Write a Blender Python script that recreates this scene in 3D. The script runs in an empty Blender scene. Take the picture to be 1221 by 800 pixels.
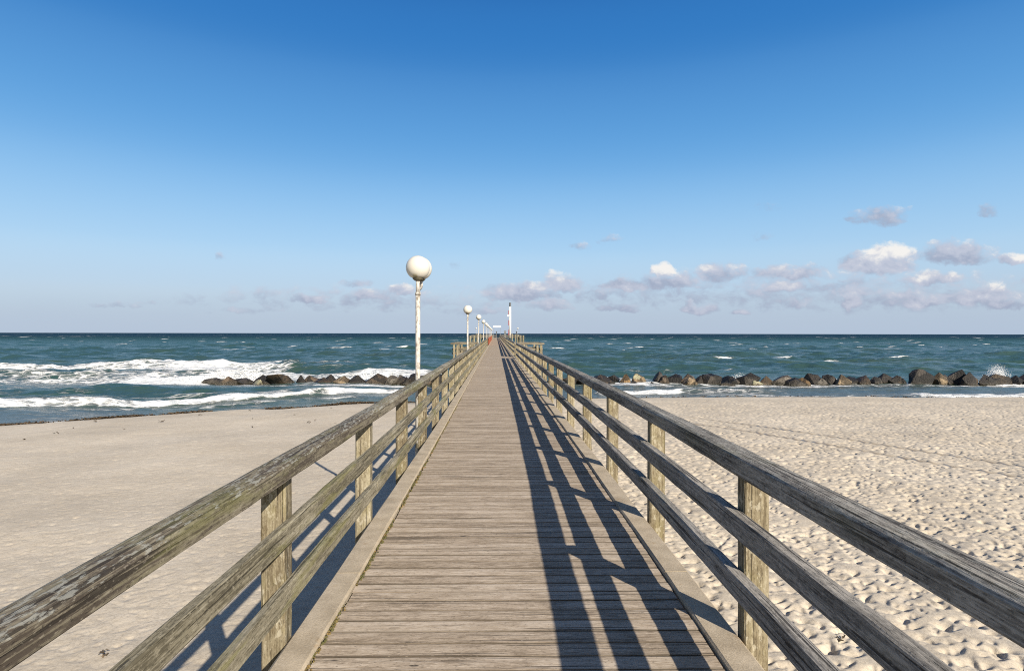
import bpy, bmesh, math, random
import numpy as np
from mathutils import Vector, Matrix

S = bpy.context.scene
C = S.collection
R = math.radians
random.seed(7)
rng = np.random.default_rng(11)

# ------------------------------------------------------------------ camera, sky, sun, exposure
F, VX, HY = 700.0, 600.0, 397.5          # focal length and pier axis in pixels of the 1221 px photograph
DECK = 0.0
EYE = 1.65
SEA = -2.6
cam = bpy.data.cameras.new('camera')
cam.sensor_width = 36
cam.lens = 36 * F / 1221
cam.clip_start = 0.05
cam.clip_end = 40000
co = bpy.data.objects.new('camera', cam)
C.objects.link(co)
co.location = (0, 0, EYE)
yaw = math.atan((610.5 - VX) / F)
pitch = math.atan((400 - HY) / F)
co.matrix_world = (Matrix.Translation((0, 0, EYE)) @ Matrix.Rotation(-yaw, 4, 'Z') @ Matrix.Rotation(R(90) - pitch, 4, 'X')
                   @ Matrix.Rotation(R(0.1), 4, 'Z'))
S.camera = co
S.cycles.filter_width = 1.05
S.cycles.use_denoising = False
S.view_settings.view_transform = 'Standard'
S.view_settings.look = 'None'
S.view_settings.gamma = 1
S.view_settings.use_curve_mapping = False
EXPO = 0.75
S.view_settings.exposure = EXPO

SUN = Vector((0.93, -1.52, 1.0)).normalized()
sun_el = math.asin(SUN.z)
sun_az = math.atan2(SUN.x, SUN.y)
SKY_K = 0.06
W = bpy.data.worlds.new('World')
S.world = W
W.use_nodes = True

sl = bpy.data.lights.new('sun', 'SUN')
sl.energy = 4.7
sl.angle = R(0.5)
sl.color = (1.0, 0.90, 0.76)
so = bpy.data.objects.new('sun', sl)
C.objects.link(so)
so.location = (30, -50, 40)
so.rotation_euler = SUN.to_track_quat('Z', 'Y').to_euler()


class NT:
    """small helper round a node tree"""
    def __init__(s, tree):
        s.t = tree; s.n = tree.nodes; s.l = tree.links

    def new(s, kind, **kw):
        n = s.n.new(kind)
        for k, v in kw.items(): setattr(n, k, v)
        return n

    def put(s, sock, v):
        if isinstance(v, bpy.types.NodeSocket): s.l.new(v, sock)
        elif v is not None: sock.default_value = v

    def m(s, op, a, b=None, c=None, clamp=False):
        n = s.new('ShaderNodeMath', operation=op, use_clamp=clamp)
        s.put(n.inputs[0], a); s.put(n.inputs[1], b); s.put(n.inputs[2], c)
        return n.outputs[0]

    def mix(s, f, a, b, mode='MIX'):
        n = s.new('ShaderNodeMix', data_type='RGBA', blend_type=mode)
        s.put(n.inputs[0], f); s.put(n.inputs[6], col(a)); s.put(n.inputs[7], col(b))
        return n.outputs[2]

    def ss(s, v, lo, hi, o0=0.0, o1=1.0):
        n = s.new('ShaderNodeMapRange', interpolation_type='SMOOTHSTEP')
        s.put(n.inputs[0], v); s.put(n.inputs[1], lo); s.put(n.inputs[2], hi); s.put(n.inputs[3], o0); s.put(n.inputs[4], o1)
        return n.outputs[0]

    def noise(s, vec, scale, detail=4, rough=0.55, dist=0.0):
        n = s.new('ShaderNodeTexNoise')
        s.put(n.inputs['Vector'], vec); n.inputs['Scale'].default_value = scale
        n.inputs['Detail'].default_value = detail; n.inputs['Roughness'].default_value = rough
        n.inputs['Distortion'].default_value = dist
        return n.outputs['Fac']

    def vm(s, op, a, b=None):
        n = s.new('ShaderNodeVectorMath', operation=op)
        s.put(n.inputs[0], a); s.put(n.inputs[1], b)
        return n.outputs[0]

    def xyz(s, v):
        n = s.new('ShaderNodeSeparateXYZ'); s.put(n.inputs[0], v)
        return n.outputs

    def comb(s, x, y, z):
        n = s.new('ShaderNodeCombineXYZ')
        s.put(n.inputs[0], x); s.put(n.inputs[1], y); s.put(n.inputs[2], z)
        return n.outputs[0]

    def attr(s, name):
        return s.new('ShaderNodeAttribute', attribute_name=name).outputs['Fac']

    def bump(s, h, strength=0.5, dist=0.01, normal=None):
        n = s.new('ShaderNodeBump')
        n.inputs['Strength'].default_value = strength; n.inputs['Distance'].default_value = dist
        s.put(n.inputs['Height'], h)
        if normal: s.put(n.inputs['Normal'], normal)
        return n.outputs[0]


def col(c):
    if isinstance(c, (tuple, list)) and len(c) == 3: return (*c, 1)
    return c


# sky with the low bank of small cumulus, placed by direction
def build_sky():
    T = NT(W.node_tree)
    bg = T.n['Background']
    sky = T.new('ShaderNodeTexSky', sky_type='NISHITA', sun_disc=False, sun_elevation=sun_el, sun_rotation=sun_az,
                air_density=1.0, dust_density=0.35, ozone_density=2.2, altitude=0)
    d = T.new('ShaderNodeTexCoord').outputs['Generated']
    x, y, z = T.xyz(d)
    ys = T.m('MAXIMUM', y, 0.02)
    tx = T.m('DIVIDE', x, ys); tz = T.m('DIVIDE', z, ys)
    p = T.comb(tx, 0.0, tz)
    wn = T.new('ShaderNodeTexNoise'); T.put(wn.inputs['Vector'], p)
    wn.inputs['Scale'].default_value = 26; wn.inputs['Detail'].default_value = 5; wn.inputs['Roughness'].default_value = 0.62
    wx, wy, wz = T.xyz(wn.outputs['Color'])
    px = T.m('ADD', tx, T.m('MULTIPLY', T.m('SUBTRACT', wx, 0.5), 0.060))
    pz = T.m('ADD', tz, T.m('MULTIPLY', T.m('SUBTRACT', wz, 0.5), 0.030))
    # azimuth px, altitude px, half width, half height, whiteness, density
    blobs = [(1052, 315, 42, 17, .45, .95), (1066, 305, 30, 15, .98, 1), (1147, 303, 46, 17, .42, .85), (1214, 307, 18, 8, .8, .9),
             (1052, 259, 34, 13, .28, .62), (1068, 251, 20, 9, .4, .5), (1188, 249, 16, 9, .2, .4), (945, 326, 44, 12, .32, .8), (935, 342, 28, 9, .6, .85),
             (862, 327, 32, 14, .32, .75), (745, 342, 24, 9, .55, .9), (797, 337, 34, 12, .45, .9), (792, 326, 14, 10, 1.1, 1),
             (1018, 360, 15, 10, .85, .9), (1118, 331, 42, 10, .6, .85), (1085, 358, 44, 12, .6, .85), (1178, 354, 50, 13, .6, .9),
             (1196, 346, 12, 10, .9, .9), (1205, 362, 30, 9, .4, .8), (835, 371, 24, 7, .55, .7), (826, 366, 8, 7, .8, .8), (885, 372, 12, 5, .7, .7), (948, 363, 16, 10, .4, .6),
             (740, 367, 26, 6, .4, .6), (995, 341, 16, 7, .3, .6), (620, 351, 44, 12, .42, .85), (638, 344, 20, 9, .6, .85), (672, 340, 24, 15, .68, .95),
             (655, 366, 24, 8, .5, .7), (720, 352, 30, 8, .3, .5), (367, 359, 26, 7, .6, .85), (440, 355, 30, 10, .42, .75), (480, 348, 16, 7, .75, .85),
             (430, 340, 20, 6, .25, .45), (540, 316, 12, 5, .2, .38), (268, 308, 9, 6, .2, .32), (692, 296, 12, 6, .2, .38),
             (725, 285, 16, 6, .3, .38), (155, 365, 40, 5, .4, .35), (560, 372, 50, 6, .35, .45), (905, 283, 16, 7, .1, .25), (915, 248, 20, 6, .1, .2), (300, 372, 40, 5, .35, .35),
             (1300, 330, 60, 18, .6, .9), (1420, 350, 70, 16, .6, .9), (1360, 372, 90, 10, .5, .8), (-120, 360, 50, 8, .5, .6), (990, 352, 290, 30, .3, .40), (420, 360, 200, 18, .3, .30)]
    acc = wsum = bsum = vsum = None
    for cx, cy, rx, rz, b, s_ in blobs:
        ux, uz = (cx - VX) / F, (HY - cy) / F
        dx = T.m('MULTIPLY', T.m('SUBTRACT', px, ux), F / rx / 1.35)
        dz = T.m('MULTIPLY', T.m('SUBTRACT', pz, uz), F / rz / 1.35)
        dn = T.m('MAXIMUM', dz, T.m('MULTIPLY', dz, -1.7))
        f = T.m('SUBTRACT', 1.0, T.m('ADD', T.m('MULTIPLY', dx, dx), T.m('MULTIPLY', dn, dn)))
        f = T.m('MAXIMUM', f, 0.0)
        fs = T.m('MULTIPLY', f, s_)
        acc = fs if acc is None else T.m('MAXIMUM', acc, fs)
        wsum = f if wsum is None else T.m('ADD', wsum, f)
        fb = T.m('MULTIPLY', f, b); bsum = fb if bsum is None else T.m('ADD', bsum, fb)
        fv = T.m('MULTIPLY', f, T.m('ADD', dz, T.m('MULTIPLY', dx, 0.35))); vsum = fv if vsum is None else T.m('ADD', vsum, fv)
    w1 = T.m('MAXIMUM', wsum, 0.001)
    B = T.m('DIVIDE', bsum, w1); V = T.m('DIVIDE', vsum, w1)
    q = T.comb(T.m('MULTIPLY', tx, .72), 0.0, T.m('MULTIPLY', tz, 1.25))
    n1 = T.noise(q, 38, 8, .62, .3)
    n2 = T.noise(T.vm('ADD', q, (0.010, 0, 0.014)), 30, 5, .55, .3)
    nf = T.noise(p, 14, 3, .5)
    dens = T.m('ADD', acc, T.m('MULTIPLY', T.m('SUBTRACT', n1, .52), 1.7))
    dens = T.m('ADD', dens, T.m('MULTIPLY', T.m('SUBTRACT', nf, .5), 0.5))
    alpha = T.m('MULTIPLY', T.ss(dens, 0.0, 0.72), T.ss(acc, 0.0, 0.22))
    relief = T.m('MULTIPLY', T.m('SUBTRACT', n1, n2), 1.1)
    lit = T.m('ADD', T.m('ADD', T.m('MULTIPLY', B, 0.74), T.m('MULTIPLY', V, 0.50)), relief)
    lit = T.m('ADD', lit, T.m('MULTIPLY', T.m('SUBTRACT', dens, .5), 0.15), clamp=True)
    k = 1.0 / SKY_K / (2 ** EXPO)
    grey = tuple(c * k for c in (0.36, 0.41, 0.54))
    mid = tuple(c * k for c in (0.54, 0.57, 0.68))
    white = tuple(c * k for c in (0.96, 0.92, 0.87))
    cc = T.mix(T.ss(lit, 0.1, 0.55), grey, mid)
    cc = T.mix(T.ss(lit, 0.5, 1.0), cc, white)
    # the clear air itself: deep blue above, milky towards the sea
    cr = T.new('ShaderNodeValToRGB')
    el = cr.color_ramp
    el.interpolation = 'CARDINAL'
    stops = [(0.0, (178, 194, 216)), (.035, (183, 201, 221)), (.07, (187, 210, 232)), (.138, (172, 211, 243)), (.26, (118, 179, 233)),
             (.40, (68, 139, 208)), (.50, (38, 112, 187)), (1.0, (20, 66, 140))]
    while len(el.elements) < len(stops): el.elements.new(.5)
    for e_, (p_, c_) in zip(el.elements, stops):
        e_.position = p_; e_.color = (*[(((v / 255 + .055) / 1.055) ** 2.4) for v in c_], 1)
    T.put(cr.inputs[0], T.m('MAXIMUM', z, 0.0))
    air = T.vm('MULTIPLY', cr.outputs[0], (k, k, k))
    e = T.m('ADD', tz, T.m('MULTIPLY', T.m('SUBTRACT', T.noise(T.comb(tx, 0.0, T.m('MULTIPLY', tz, 5.0)), 6, 4), .5), 0.04))
    base = T.mix(T.ss(y, -.25, .35, 0.0, 0.9), sky.outputs[0], air)
    base = T.mix(T.ss(y, -.05, -.5, 0.0, .45), base, tuple(c * k for c in (.25, .26, .29)))      # unseen grey-white cloud added behind the camera as neutral fill
    bank = T.m('MULTIPLY', T.ss(e, 0.01, 0.075, 1.0, 0.0), 0.55)
    base = T.mix(bank, base, tuple(c * k for c in (0.46, 0.56, 0.70)))
    front = T.ss(y, 0.05, 0.2)
    fin = T.mix(T.m('MULTIPLY', T.m('MULTIPLY', alpha, front), 0.9), base, cc)
    T.put(bg.inputs[0], fin)
    bg.inputs[1].default_value = SKY_K


build_sky()


# ------------------------------------------------------------------ object helpers
def tag(o, label=None, cat=None, group=None, kind=None):
    if label: o['label'] = label
    if cat: o['category'] = cat
    if group: o['group'] = group
    if kind: o['kind'] = kind
    return o


def empty(name, loc, rz=0.0):
    o = bpy.data.objects.new(name, None)
    o.empty_display_size = 0.2
    C.objects.link(o)
    o.location = loc
    o.rotation_euler = (0, 0, rz)
    return o


def link(name, me, mat=None, parent=None, loc=(0, 0, 0), rz=0.0):
    o = bpy.data.objects.new(name, me)
    C.objects.link(o)
    if mat and not me.materials: me.materials.append(mat)
    o.location = loc
    o.rotation_euler = (0, 0, rz)
    if parent: o.parent = parent
    return o


def bm_mesh(name, bm, smooth=False):
    bmesh.ops.recalc_face_normals(bm, faces=bm.faces)
    me = bpy.data.meshes.new(name)
    bm.to_mesh(me); bm.free()
    if smooth:
        me.polygons.foreach_set('use_smooth', [True] * len(me.polygons))
    return me


def np_mesh(name, verts, quads, smooth=True):
    me = bpy.data.meshes.new(name)
    nv, nf = len(verts), len(quads)
    me.vertices.add(nv)
    me.vertices.foreach_set('co', np.asarray(verts, np.float32).ravel())
    me.loops.add(nf * 4)
    me.loops.foreach_set('vertex_index', np.asarray(quads, np.int32).ravel())
    me.polygons.add(nf)
    me.polygons.foreach_set('loop_start', np.arange(nf, dtype=np.int32) * 4)
    me.polygons.foreach_set('use_smooth', np.full(nf, smooth))
    me.update(calc_edges=True)
    return me


def grid_quads(nr, nc):
    i = np.arange(nr - 1)[:, None] * nc + np.arange(nc - 1)[None, :]
    return np.stack([i, i + 1, i + nc + 1, i + nc], -1).reshape(-1, 4)


def pt_attr(me, name, vals):
    a = me.attributes.new(name, 'FLOAT', 'POINT')
    a.data.foreach_set('value', np.asarray(vals, np.float32).ravel())


# numpy value noise
def _hash(ix, iy, seed):
    h = (ix.astype(np.int64) * 374761393 + iy.astype(np.int64) * 668265263 + seed * 1442695041) & 0xFFFFFFFF
    h = ((h ^ (h >> 13)) * 1274126177) & 0xFFFFFFFF
    return ((h ^ (h >> 16)) & 0xFFFF) / 65535.0


def vnoise(x, y, seed=0):
    ix = np.floor(x); iy = np.floor(y)
    fx = x - ix; fy = y - iy
    fx = fx * fx * (3 - 2 * fx); fy = fy * fy * (3 - 2 * fy)
    a = _hash(ix, iy, seed); b = _hash(ix + 1, iy, seed); c = _hash(ix, iy + 1, seed); d = _hash(ix + 1, iy + 1, seed)
    return (a * (1 - fx) + b * fx) * (1 - fy) + (c * (1 - fx) + d * fx) * fy


def fbm(x, y, octv=4, seed=0, gain=0.5):
    s = 0; a = 1; t = 0
    for k in range(octv):
        s = s + a * vnoise(x * 2 ** k + 17.3 * k, y * 2 ** k - 9.1 * k, seed + k)
        t += a; a *= gain
    return s / t


def sstep(v, a, b):
    t = np.clip((v - a) / (b - a), 0, 1)
    return t * t * (3 - 2 * t)


# ------------------------------------------------------------------ materials
def mat(name):
    m = bpy.data.materials.new(name)
    m.use_nodes = True
    T = NT(m.node_tree)
    return m, T, T.n['Principled BSDF']


def wood(name, axis, dark, mid, light, algae=0.3, lichen=0.0, attr=False, knots=True, bumpd=0.004, algae_col=(0.20, 0.19, 0.06)):
    m, T, P = mat(name)
    v = T.new('ShaderNodeTexCoord').outputs['Object']
    if attr:
        rnd = T.attr('rnd')
    else:
        rnd = T.new('ShaderNodeObjectInfo').outputs['Random']
    off = T.comb(T.m('MULTIPLY', rnd, 37.0), T.m('MULTIPLY', rnd, 91.0), T.m('MULTIPLY', rnd, 53.0))
    vv = T.vm('ADD', v, off)
    sc = {'X': (4.5, 34, 34), 'Y': (44, 1.8, 44), 'Z': (34, 34, 2.2)}[axis]
    s2 = {'X': (14, 150, 150), 'Y': (170, 5, 170), 'Z': (150, 150, 6)}[axis]
    s3 = {'X': (2.4, 6, 6), 'Y': (5, 1.2, 5), 'Z': (5, 5, 1.2)}[axis]
    s4 = {'X': (1.0, 3.6, 3.6), 'Y': (3.6, 1.0, 3.6), 'Z': (3.6, 3.6, 1.0)}[axis]
    g1 = T.noise(T.vm('MULTIPLY', vv, sc), 1.0, 6, .6, 0.6)
    g2 = T.noise(T.vm('MULTIPLY', vv, s2), 1.0, 4, .6, 0.3)
    lo = T.noise(T.vm('MULTIPLY', vv, s3), 1.0, 4, .6)
    mo = T.noise(T.vm('MULTIPLY', vv, {'X': (22, 60, 60), 'Y': (60, 24, 60), 'Z': (60, 60, 30)}[axis]), 1.0, 5, .7)
    f = T.m('ADD', T.m('ADD', T.m('MULTIPLY', g1, .38), T.m('MULTIPLY', g2, .38)), T.m('ADD', T.m('MULTIPLY', lo, .28), T.m('MULTIPLY', mo, .28)))
    f = T.m('ADD', f, T.m('MULTIPLY', T.m('SUBTRACT', rnd, .5), .09))
    c = T.mix(T.ss(f, .56, .655), dark, mid)
    c = T.mix(T.ss(f, .655, .76), c, light)
    h = T.m('ADD', T.m('MULTIPLY', g1, .5), T.m('MULTIPLY', g2, .5))
    # cracks along the grain
    cr = T.noise(T.vm('MULTIPLY', vv, {'X': (.9, 60, 60), 'Y': (60, .9, 60), 'Z': (60, 60, 1.0)}[axis]), 1.0, 2, .5, .2)
    crm = T.ss(cr, .35, .39, 1.0, 0.0)
    c = T.mix(T.m('MULTIPLY', crm, .85), c, tuple(q * .35 for q in dark))
    h = T.m('SUBTRACT', h, T.m('MULTIPLY', crm, .7))
    if knots:
        vo = T.new('ShaderNodeTexVoronoi', feature='F1')
        T.put(vo.inputs['Vector'], T.vm('MULTIPLY', vv, s4)); vo.inputs['Scale'].default_value = 2.6
        dist = vo.outputs['Distance']
        rc = T.xyz(vo.outputs['Color'])[0]
        ring = T.m('SINE', T.m('MULTIPLY', dist, 70.0))
        near = T.m('MULTIPLY', T.ss(dist, .07, .34, 1.0, 0.0), T.ss(rc, .45, .6))
        c = T.mix(T.m('MULTIPLY', T.m('MULTIPLY', near, T.m('ADD', T.m('MULTIPLY', ring, .5), .5)), .38), c, tuple(q * .5 for q in dark))
        c = T.mix(T.m('MULTIPLY', T.m('MULTIPLY', T.ss(dist, .05, .085, 1.0, 0.0), T.ss(rc, .45, .6)), .85), c, (0.025, 0.02, 0.015))
    # pits and pale weathered flecks
    pit = T.noise(T.vm('MULTIPLY', vv, {'X': (45, 130, 130), 'Y': (130, 40, 130), 'Z': (130, 130, 40)}[axis]), 1.0, 3, .6)
    c = T.mix(T.m('MULTIPLY', T.ss(pit, .60, .68), .55), c, tuple(q * .4 for q in dark))
    c = T.mix(T.m('MULTIPLY', T.ss(pit, .40, .33), .40), c, tuple(min(.6, q * 1.25) for q in light))
    h = T.m('SUBTRACT', h, T.m('MULTIPLY', T.ss(pit, .60, .68), .3))
    if algae > 0:
        a = T.noise(T.vm('MULTIPLY', vv, {'X': (.7, 4, 4), 'Y': (4, .7, 4), 'Z': (5, 5, 2.2)}[axis]), 1.6, 5, .65)
        a = T.m('ADD', a, T.m('MULTIPLY', T.m('SUBTRACT', g1, .5), .35))
        c = T.mix(T.m('MULTIPLY', T.ss(a, .48, .68), algae), c, algae_col)
        d_ = T.noise(T.vm('MULTIPLY', vv, {'X': (2, 9, 9), 'Y': (9, 2, 9), 'Z': (9, 9, 3)}[axis]), 2.2, 6, .7)
        c = T.mix(T.m('MULTIPLY', T.ss(d_, .56, .70), .45), c, tuple(q * .45 for q in dark))
    if axis == 'Z':                                 # flaking pale skin of the posts
        fl = T.noise(T.vm('MULTIPLY', vv, (26, 26, 13)), 1.0, 5, .68)
        c = T.mix(T.m('MULTIPLY', T.ss(fl, .55, .62), .55), c, (0.42, 0.39, 0.305))
        c = T.mix(T.m('MULTIPLY', T.ss(fl, .42, .36), .6), c, (0.115, 0.088, 0.048))
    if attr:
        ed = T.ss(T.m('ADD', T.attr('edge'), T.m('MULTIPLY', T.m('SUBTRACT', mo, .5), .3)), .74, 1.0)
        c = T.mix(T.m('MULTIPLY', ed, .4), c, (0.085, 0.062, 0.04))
    if attr:                                        # side faces darker in the gaps between planks
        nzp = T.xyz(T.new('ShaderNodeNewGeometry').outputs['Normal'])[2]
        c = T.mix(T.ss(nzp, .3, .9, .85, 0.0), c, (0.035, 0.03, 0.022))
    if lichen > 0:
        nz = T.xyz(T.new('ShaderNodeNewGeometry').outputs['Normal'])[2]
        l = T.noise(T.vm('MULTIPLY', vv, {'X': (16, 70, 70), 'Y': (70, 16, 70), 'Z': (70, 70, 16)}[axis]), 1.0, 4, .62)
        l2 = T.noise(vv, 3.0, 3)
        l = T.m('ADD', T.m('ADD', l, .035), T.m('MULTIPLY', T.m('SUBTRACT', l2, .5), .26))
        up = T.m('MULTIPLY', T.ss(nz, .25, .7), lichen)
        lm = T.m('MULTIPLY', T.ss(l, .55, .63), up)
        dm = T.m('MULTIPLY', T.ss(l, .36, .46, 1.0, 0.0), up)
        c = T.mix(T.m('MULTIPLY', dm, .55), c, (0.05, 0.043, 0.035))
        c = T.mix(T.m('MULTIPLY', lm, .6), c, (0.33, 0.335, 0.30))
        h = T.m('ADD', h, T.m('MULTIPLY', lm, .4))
    T.put(P.inputs['Base Color'], c)
    P.inputs['Roughness'].default_value = 0.82
    P.inputs['Specular IOR Level'].default_value = 0.3
    T.put(P.inputs['Normal'], T.bump(h, 0.8, bumpd))
    return m


M = {}
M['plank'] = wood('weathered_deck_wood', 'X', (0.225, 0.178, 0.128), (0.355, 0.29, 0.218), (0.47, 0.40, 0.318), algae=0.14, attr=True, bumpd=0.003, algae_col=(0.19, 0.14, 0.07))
M['rail_left'] = wood('mossy_rail_wood', 'Y', (0.10, 0.088, 0.058), (0.215, 0.192, 0.135), (0.34, 0.31, 0.235), algae=0.6, algae_col=(0.175, 0.168, 0.045))
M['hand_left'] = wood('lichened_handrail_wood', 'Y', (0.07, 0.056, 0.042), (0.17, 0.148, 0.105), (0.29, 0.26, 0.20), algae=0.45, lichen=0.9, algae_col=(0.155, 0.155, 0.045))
M['rail_right'] = wood('grey_rail_wood', 'Y', (0.06, 0.055, 0.05), (0.175, 0.165, 0.15), (0.33, 0.31, 0.28), algae=0.12)
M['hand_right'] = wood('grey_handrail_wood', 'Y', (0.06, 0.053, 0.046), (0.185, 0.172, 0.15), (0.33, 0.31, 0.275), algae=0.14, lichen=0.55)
M['post'] = wood('mossy_post_wood', 'Z', (0.13, 0.105, 0.065), (0.215, 0.183, 0.12), (0.33, 0.295, 0.21), algae=0.5, knots=False, algae_col=(0.17, 0.145, 0.06))
M['pile'] = wood('pile_wood', 'Z', (0.09, 0.08, 0.055), (0.20, 0.18, 0.125), (0.34, 0.31, 0.23), algae=0.4, knots=False)
M['beam'] = wood('support_wood', 'Y', (0.07, 0.06, 0.045), (0.15, 0.13, 0.10), (0.25, 0.22, 0.18), algae=0.2)
M['cross'] = wood('crossbeam_wood', 'X', (0.07, 0.06, 0.045), (0.16, 0.14, 0.105), (0.27, 0.24, 0.19), algae=0.3)


def concrete():
    m, T, P = mat('kerb_concrete')
    v = T.new('ShaderNodeTexCoord').outputs['Object']
    a = T.noise(v, 5, 5, .6); b = T.noise(v, 90, 3, .6); s = T.noise(v, 320, 2, .5)
    f = T.m('ADD', T.m('ADD', T.m('MULTIPLY', a, .5), T.m('MULTIPLY', b, .3)), T.m('MULTIPLY', s, .3))
    c = T.mix(T.ss(f, .40, .70), (0.27, 0.222, 0.155), (0.45, 0.38, 0.28))
    r = T.noise(v, 9, 4, .7)
    c = T.mix(T.m('MULTIPLY', T.ss(r, .58, .72), .5), c, (0.27, 0.18, 0.09))
    c = T.mix(T.m('MULTIPLY', T.ss(b, .62, .70), .35), c, (0.42, 0.39, 0.33))
    T.put(P.inputs['Base Color'], c); P.inputs['Roughness'].default_value = .9
    T.put(P.inputs['Normal'], T.bump(T.m('ADD', b, s), .6, .003))
    return m


M['concrete'] = concrete()


def sand_mat():
    m, T, P = mat('beach_sand')
    v = T.new('ShaderNodeTexCoord').outputs['Object']
    a = T.noise(v, .35, 5, .6); b = T.noise(v, 6, 5, .65); g = T.noise(v, 160, 3, .7)
    f = T.m('ADD', T.m('ADD', T.m('MULTIPLY', a, .4), T.m('MULTIPLY', b, .3)), T.m('MULTIPLY', g, .3))
    c = T.mix(T.ss(f, .36, .66), (0.42, 0.364, 0.282), (0.575, 0.51, 0.41))
    mg = T.noise(v, 34, 4, .72)
    c = T.mix(T.m('MULTIPLY', T.ss(mg, .50, .36), .45), c, (0.27, 0.225, 0.165))
    c = T.mix(T.m('MULTIPLY', T.ss(mg, .56, .70), .35), c, (0.64, 0.575, 0.47))
    sp = T.noise(v, 55, 2, .5)
    c = T.mix(T.m('MULTIPLY', T.ss(sp, .70, .76), .55), c, (0.16, 0.12, 0.08))
    sh = T.noise(v, 75, 2, .5)
    c = T.mix(T.m('MULTIPLY', T.ss(sh, .71, .76), .5), c, (0.62, 0.57, 0.49))
    wet = T.attr('wet')
    c = T.mix(wet, c, (0.15, 0.125, 0.095))
    T.put(P.inputs['Base Color'], c)
    T.put(P.inputs['Roughness'], T.ss(wet, .6, 1, .92, .3))
    P.inputs['Specular IOR Level'].default_value = .3
    hh = T.m('ADD', T.m('MULTIPLY', T.noise(v, 22, 4, .6), .8), T.m('MULTIPLY', g, .3))
    T.put(P.inputs['Normal'], T.bump(hh, .45, .014))
    return m


M['sand'] = sand_mat()


def sea_mat():
    m, T, P = mat('sea_water')
    v = T.new('ShaderNodeTexCoord').outputs['Object']
    x, y, z = T.xyz(v)
    foam = T.attr('foam'); off = T.attr('offshore')
    patch = T.noise(T.comb(T.m('MULTIPLY', x, .018), T.m('MULTIPLY', y, .05), 0.0), 1.0, 4, .6)
    near = T.mix(T.ss(off, 0.5, 14.0), (0.075, 0.095, 0.095), (0.030, 0.064, 0.058))
    c = T.mix(T.ss(T.m('ADD', off, T.m('MULTIPLY', T.m('SUBTRACT', patch, .5), 240.0)), 30, 300), near, (0.022, 0.064, 0.060))
    c = T.mix(T.ss(off, 150, 900), c, (0.016, 0.044, 0.075))
    gp = T.noise(T.comb(T.m('MULTIPLY', x, .03), T.m('MULTIPLY', y, .09), 3.0), 1.0, 3, .5)
    g_amt = T.m('MULTIPLY', T.ss(gp, .50, .64), T.ss(off, 260, 60))
    c = T.mix(T.m('MULTIPLY', g_amt, .75), c, (0.040, 0.068, 0.046))
    # foam break-up
    fx = T.comb(T.m('MULTIPLY', x, .38), T.m('MULTIPLY', y, 1.0), z)
    fn = T.noise(fx, 1.6, 7, .68, .5)
    vo = T.new('ShaderNodeTexVoronoi', feature='DISTANCE_TO_EDGE')
    T.put(vo.inputs['Vector'], T.vm('ADD', fx, T.vm('MULTIPLY', T.comb(fn, fn, fn), (1.2, 1.2, 1.2)))); vo.inputs['Scale'].default_value = 1.7
    lace = T.ss(vo.outputs['Distance'], .02, .20, .16, -.10)
    fm = T.ss(T.m('ADD', T.m('ADD', foam, T.m('MULTIPLY', T.m('SUBTRACT', fn, .5), .95)), lace), 0.44, 0.84)
    fm = T.m('MULTIPLY', fm, T.ss(foam, .02, .14))
    fc = T.mix(T.ss(T.noise(fx, 5, 5, .65), .35, .65), (0.50, 0.54, 0.57), (0.82, 0.82, 0.80))  # bluish shadow tones of the foam put into its colour
    T.put(P.inputs['Base Color'], T.mix(fm, c, fc))
    T.put(P.inputs['Roughness'], T.m('MAXIMUM', T.ss(fm, 0, 1, .2, .8), T.ss(off, 80, 600, .2, .6)))
    T.put(P.inputs['IOR'], T.ss(off, 40, 1500, 1.333, 1.10))
    T.put(P.inputs['Specular IOR Level'], T.m('MULTIPLY', T.ss(off, 10, 300, .24, .10), T.ss(off, 150, 700, 1.0, .12)))
    # wind ripples, longer as they get further away
    w1 = T.noise(T.comb(T.m('MULTIPLY', x, .75), T.m('MULTIPLY', y, 1.6), 0.0), 1.6, 4, .6)
    w2 = T.noise(T.comb(T.m('MULTIPLY', x, .35), T.m('MULTIPLY', y, .9), 5.0), .55, 5, .62)
    w3 = T.noise(T.comb(T.m('MULTIPLY', x, .3), T.m('MULTIPLY', y, 1.0), 9.0), .10, 5, .65)
    hs = T.m('ADD', T.m('MULTIPLY', w1, .22), T.m('MULTIPLY', w2, .75))
    hs = T.m('ADD', hs, T.m('MULTIPLY', T.m('MULTIPLY', w3, 3.2), T.ss(off, 60, 400)))
    hs = T.m('ADD', hs, T.m('MULTIPLY', T.m('MULTIPLY', fm, fn), .5))
    T.put(P.inputs['Normal'], T.bump(hs, 1.0, .55))
    return m


M['sea'] = sea_mat()


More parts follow.
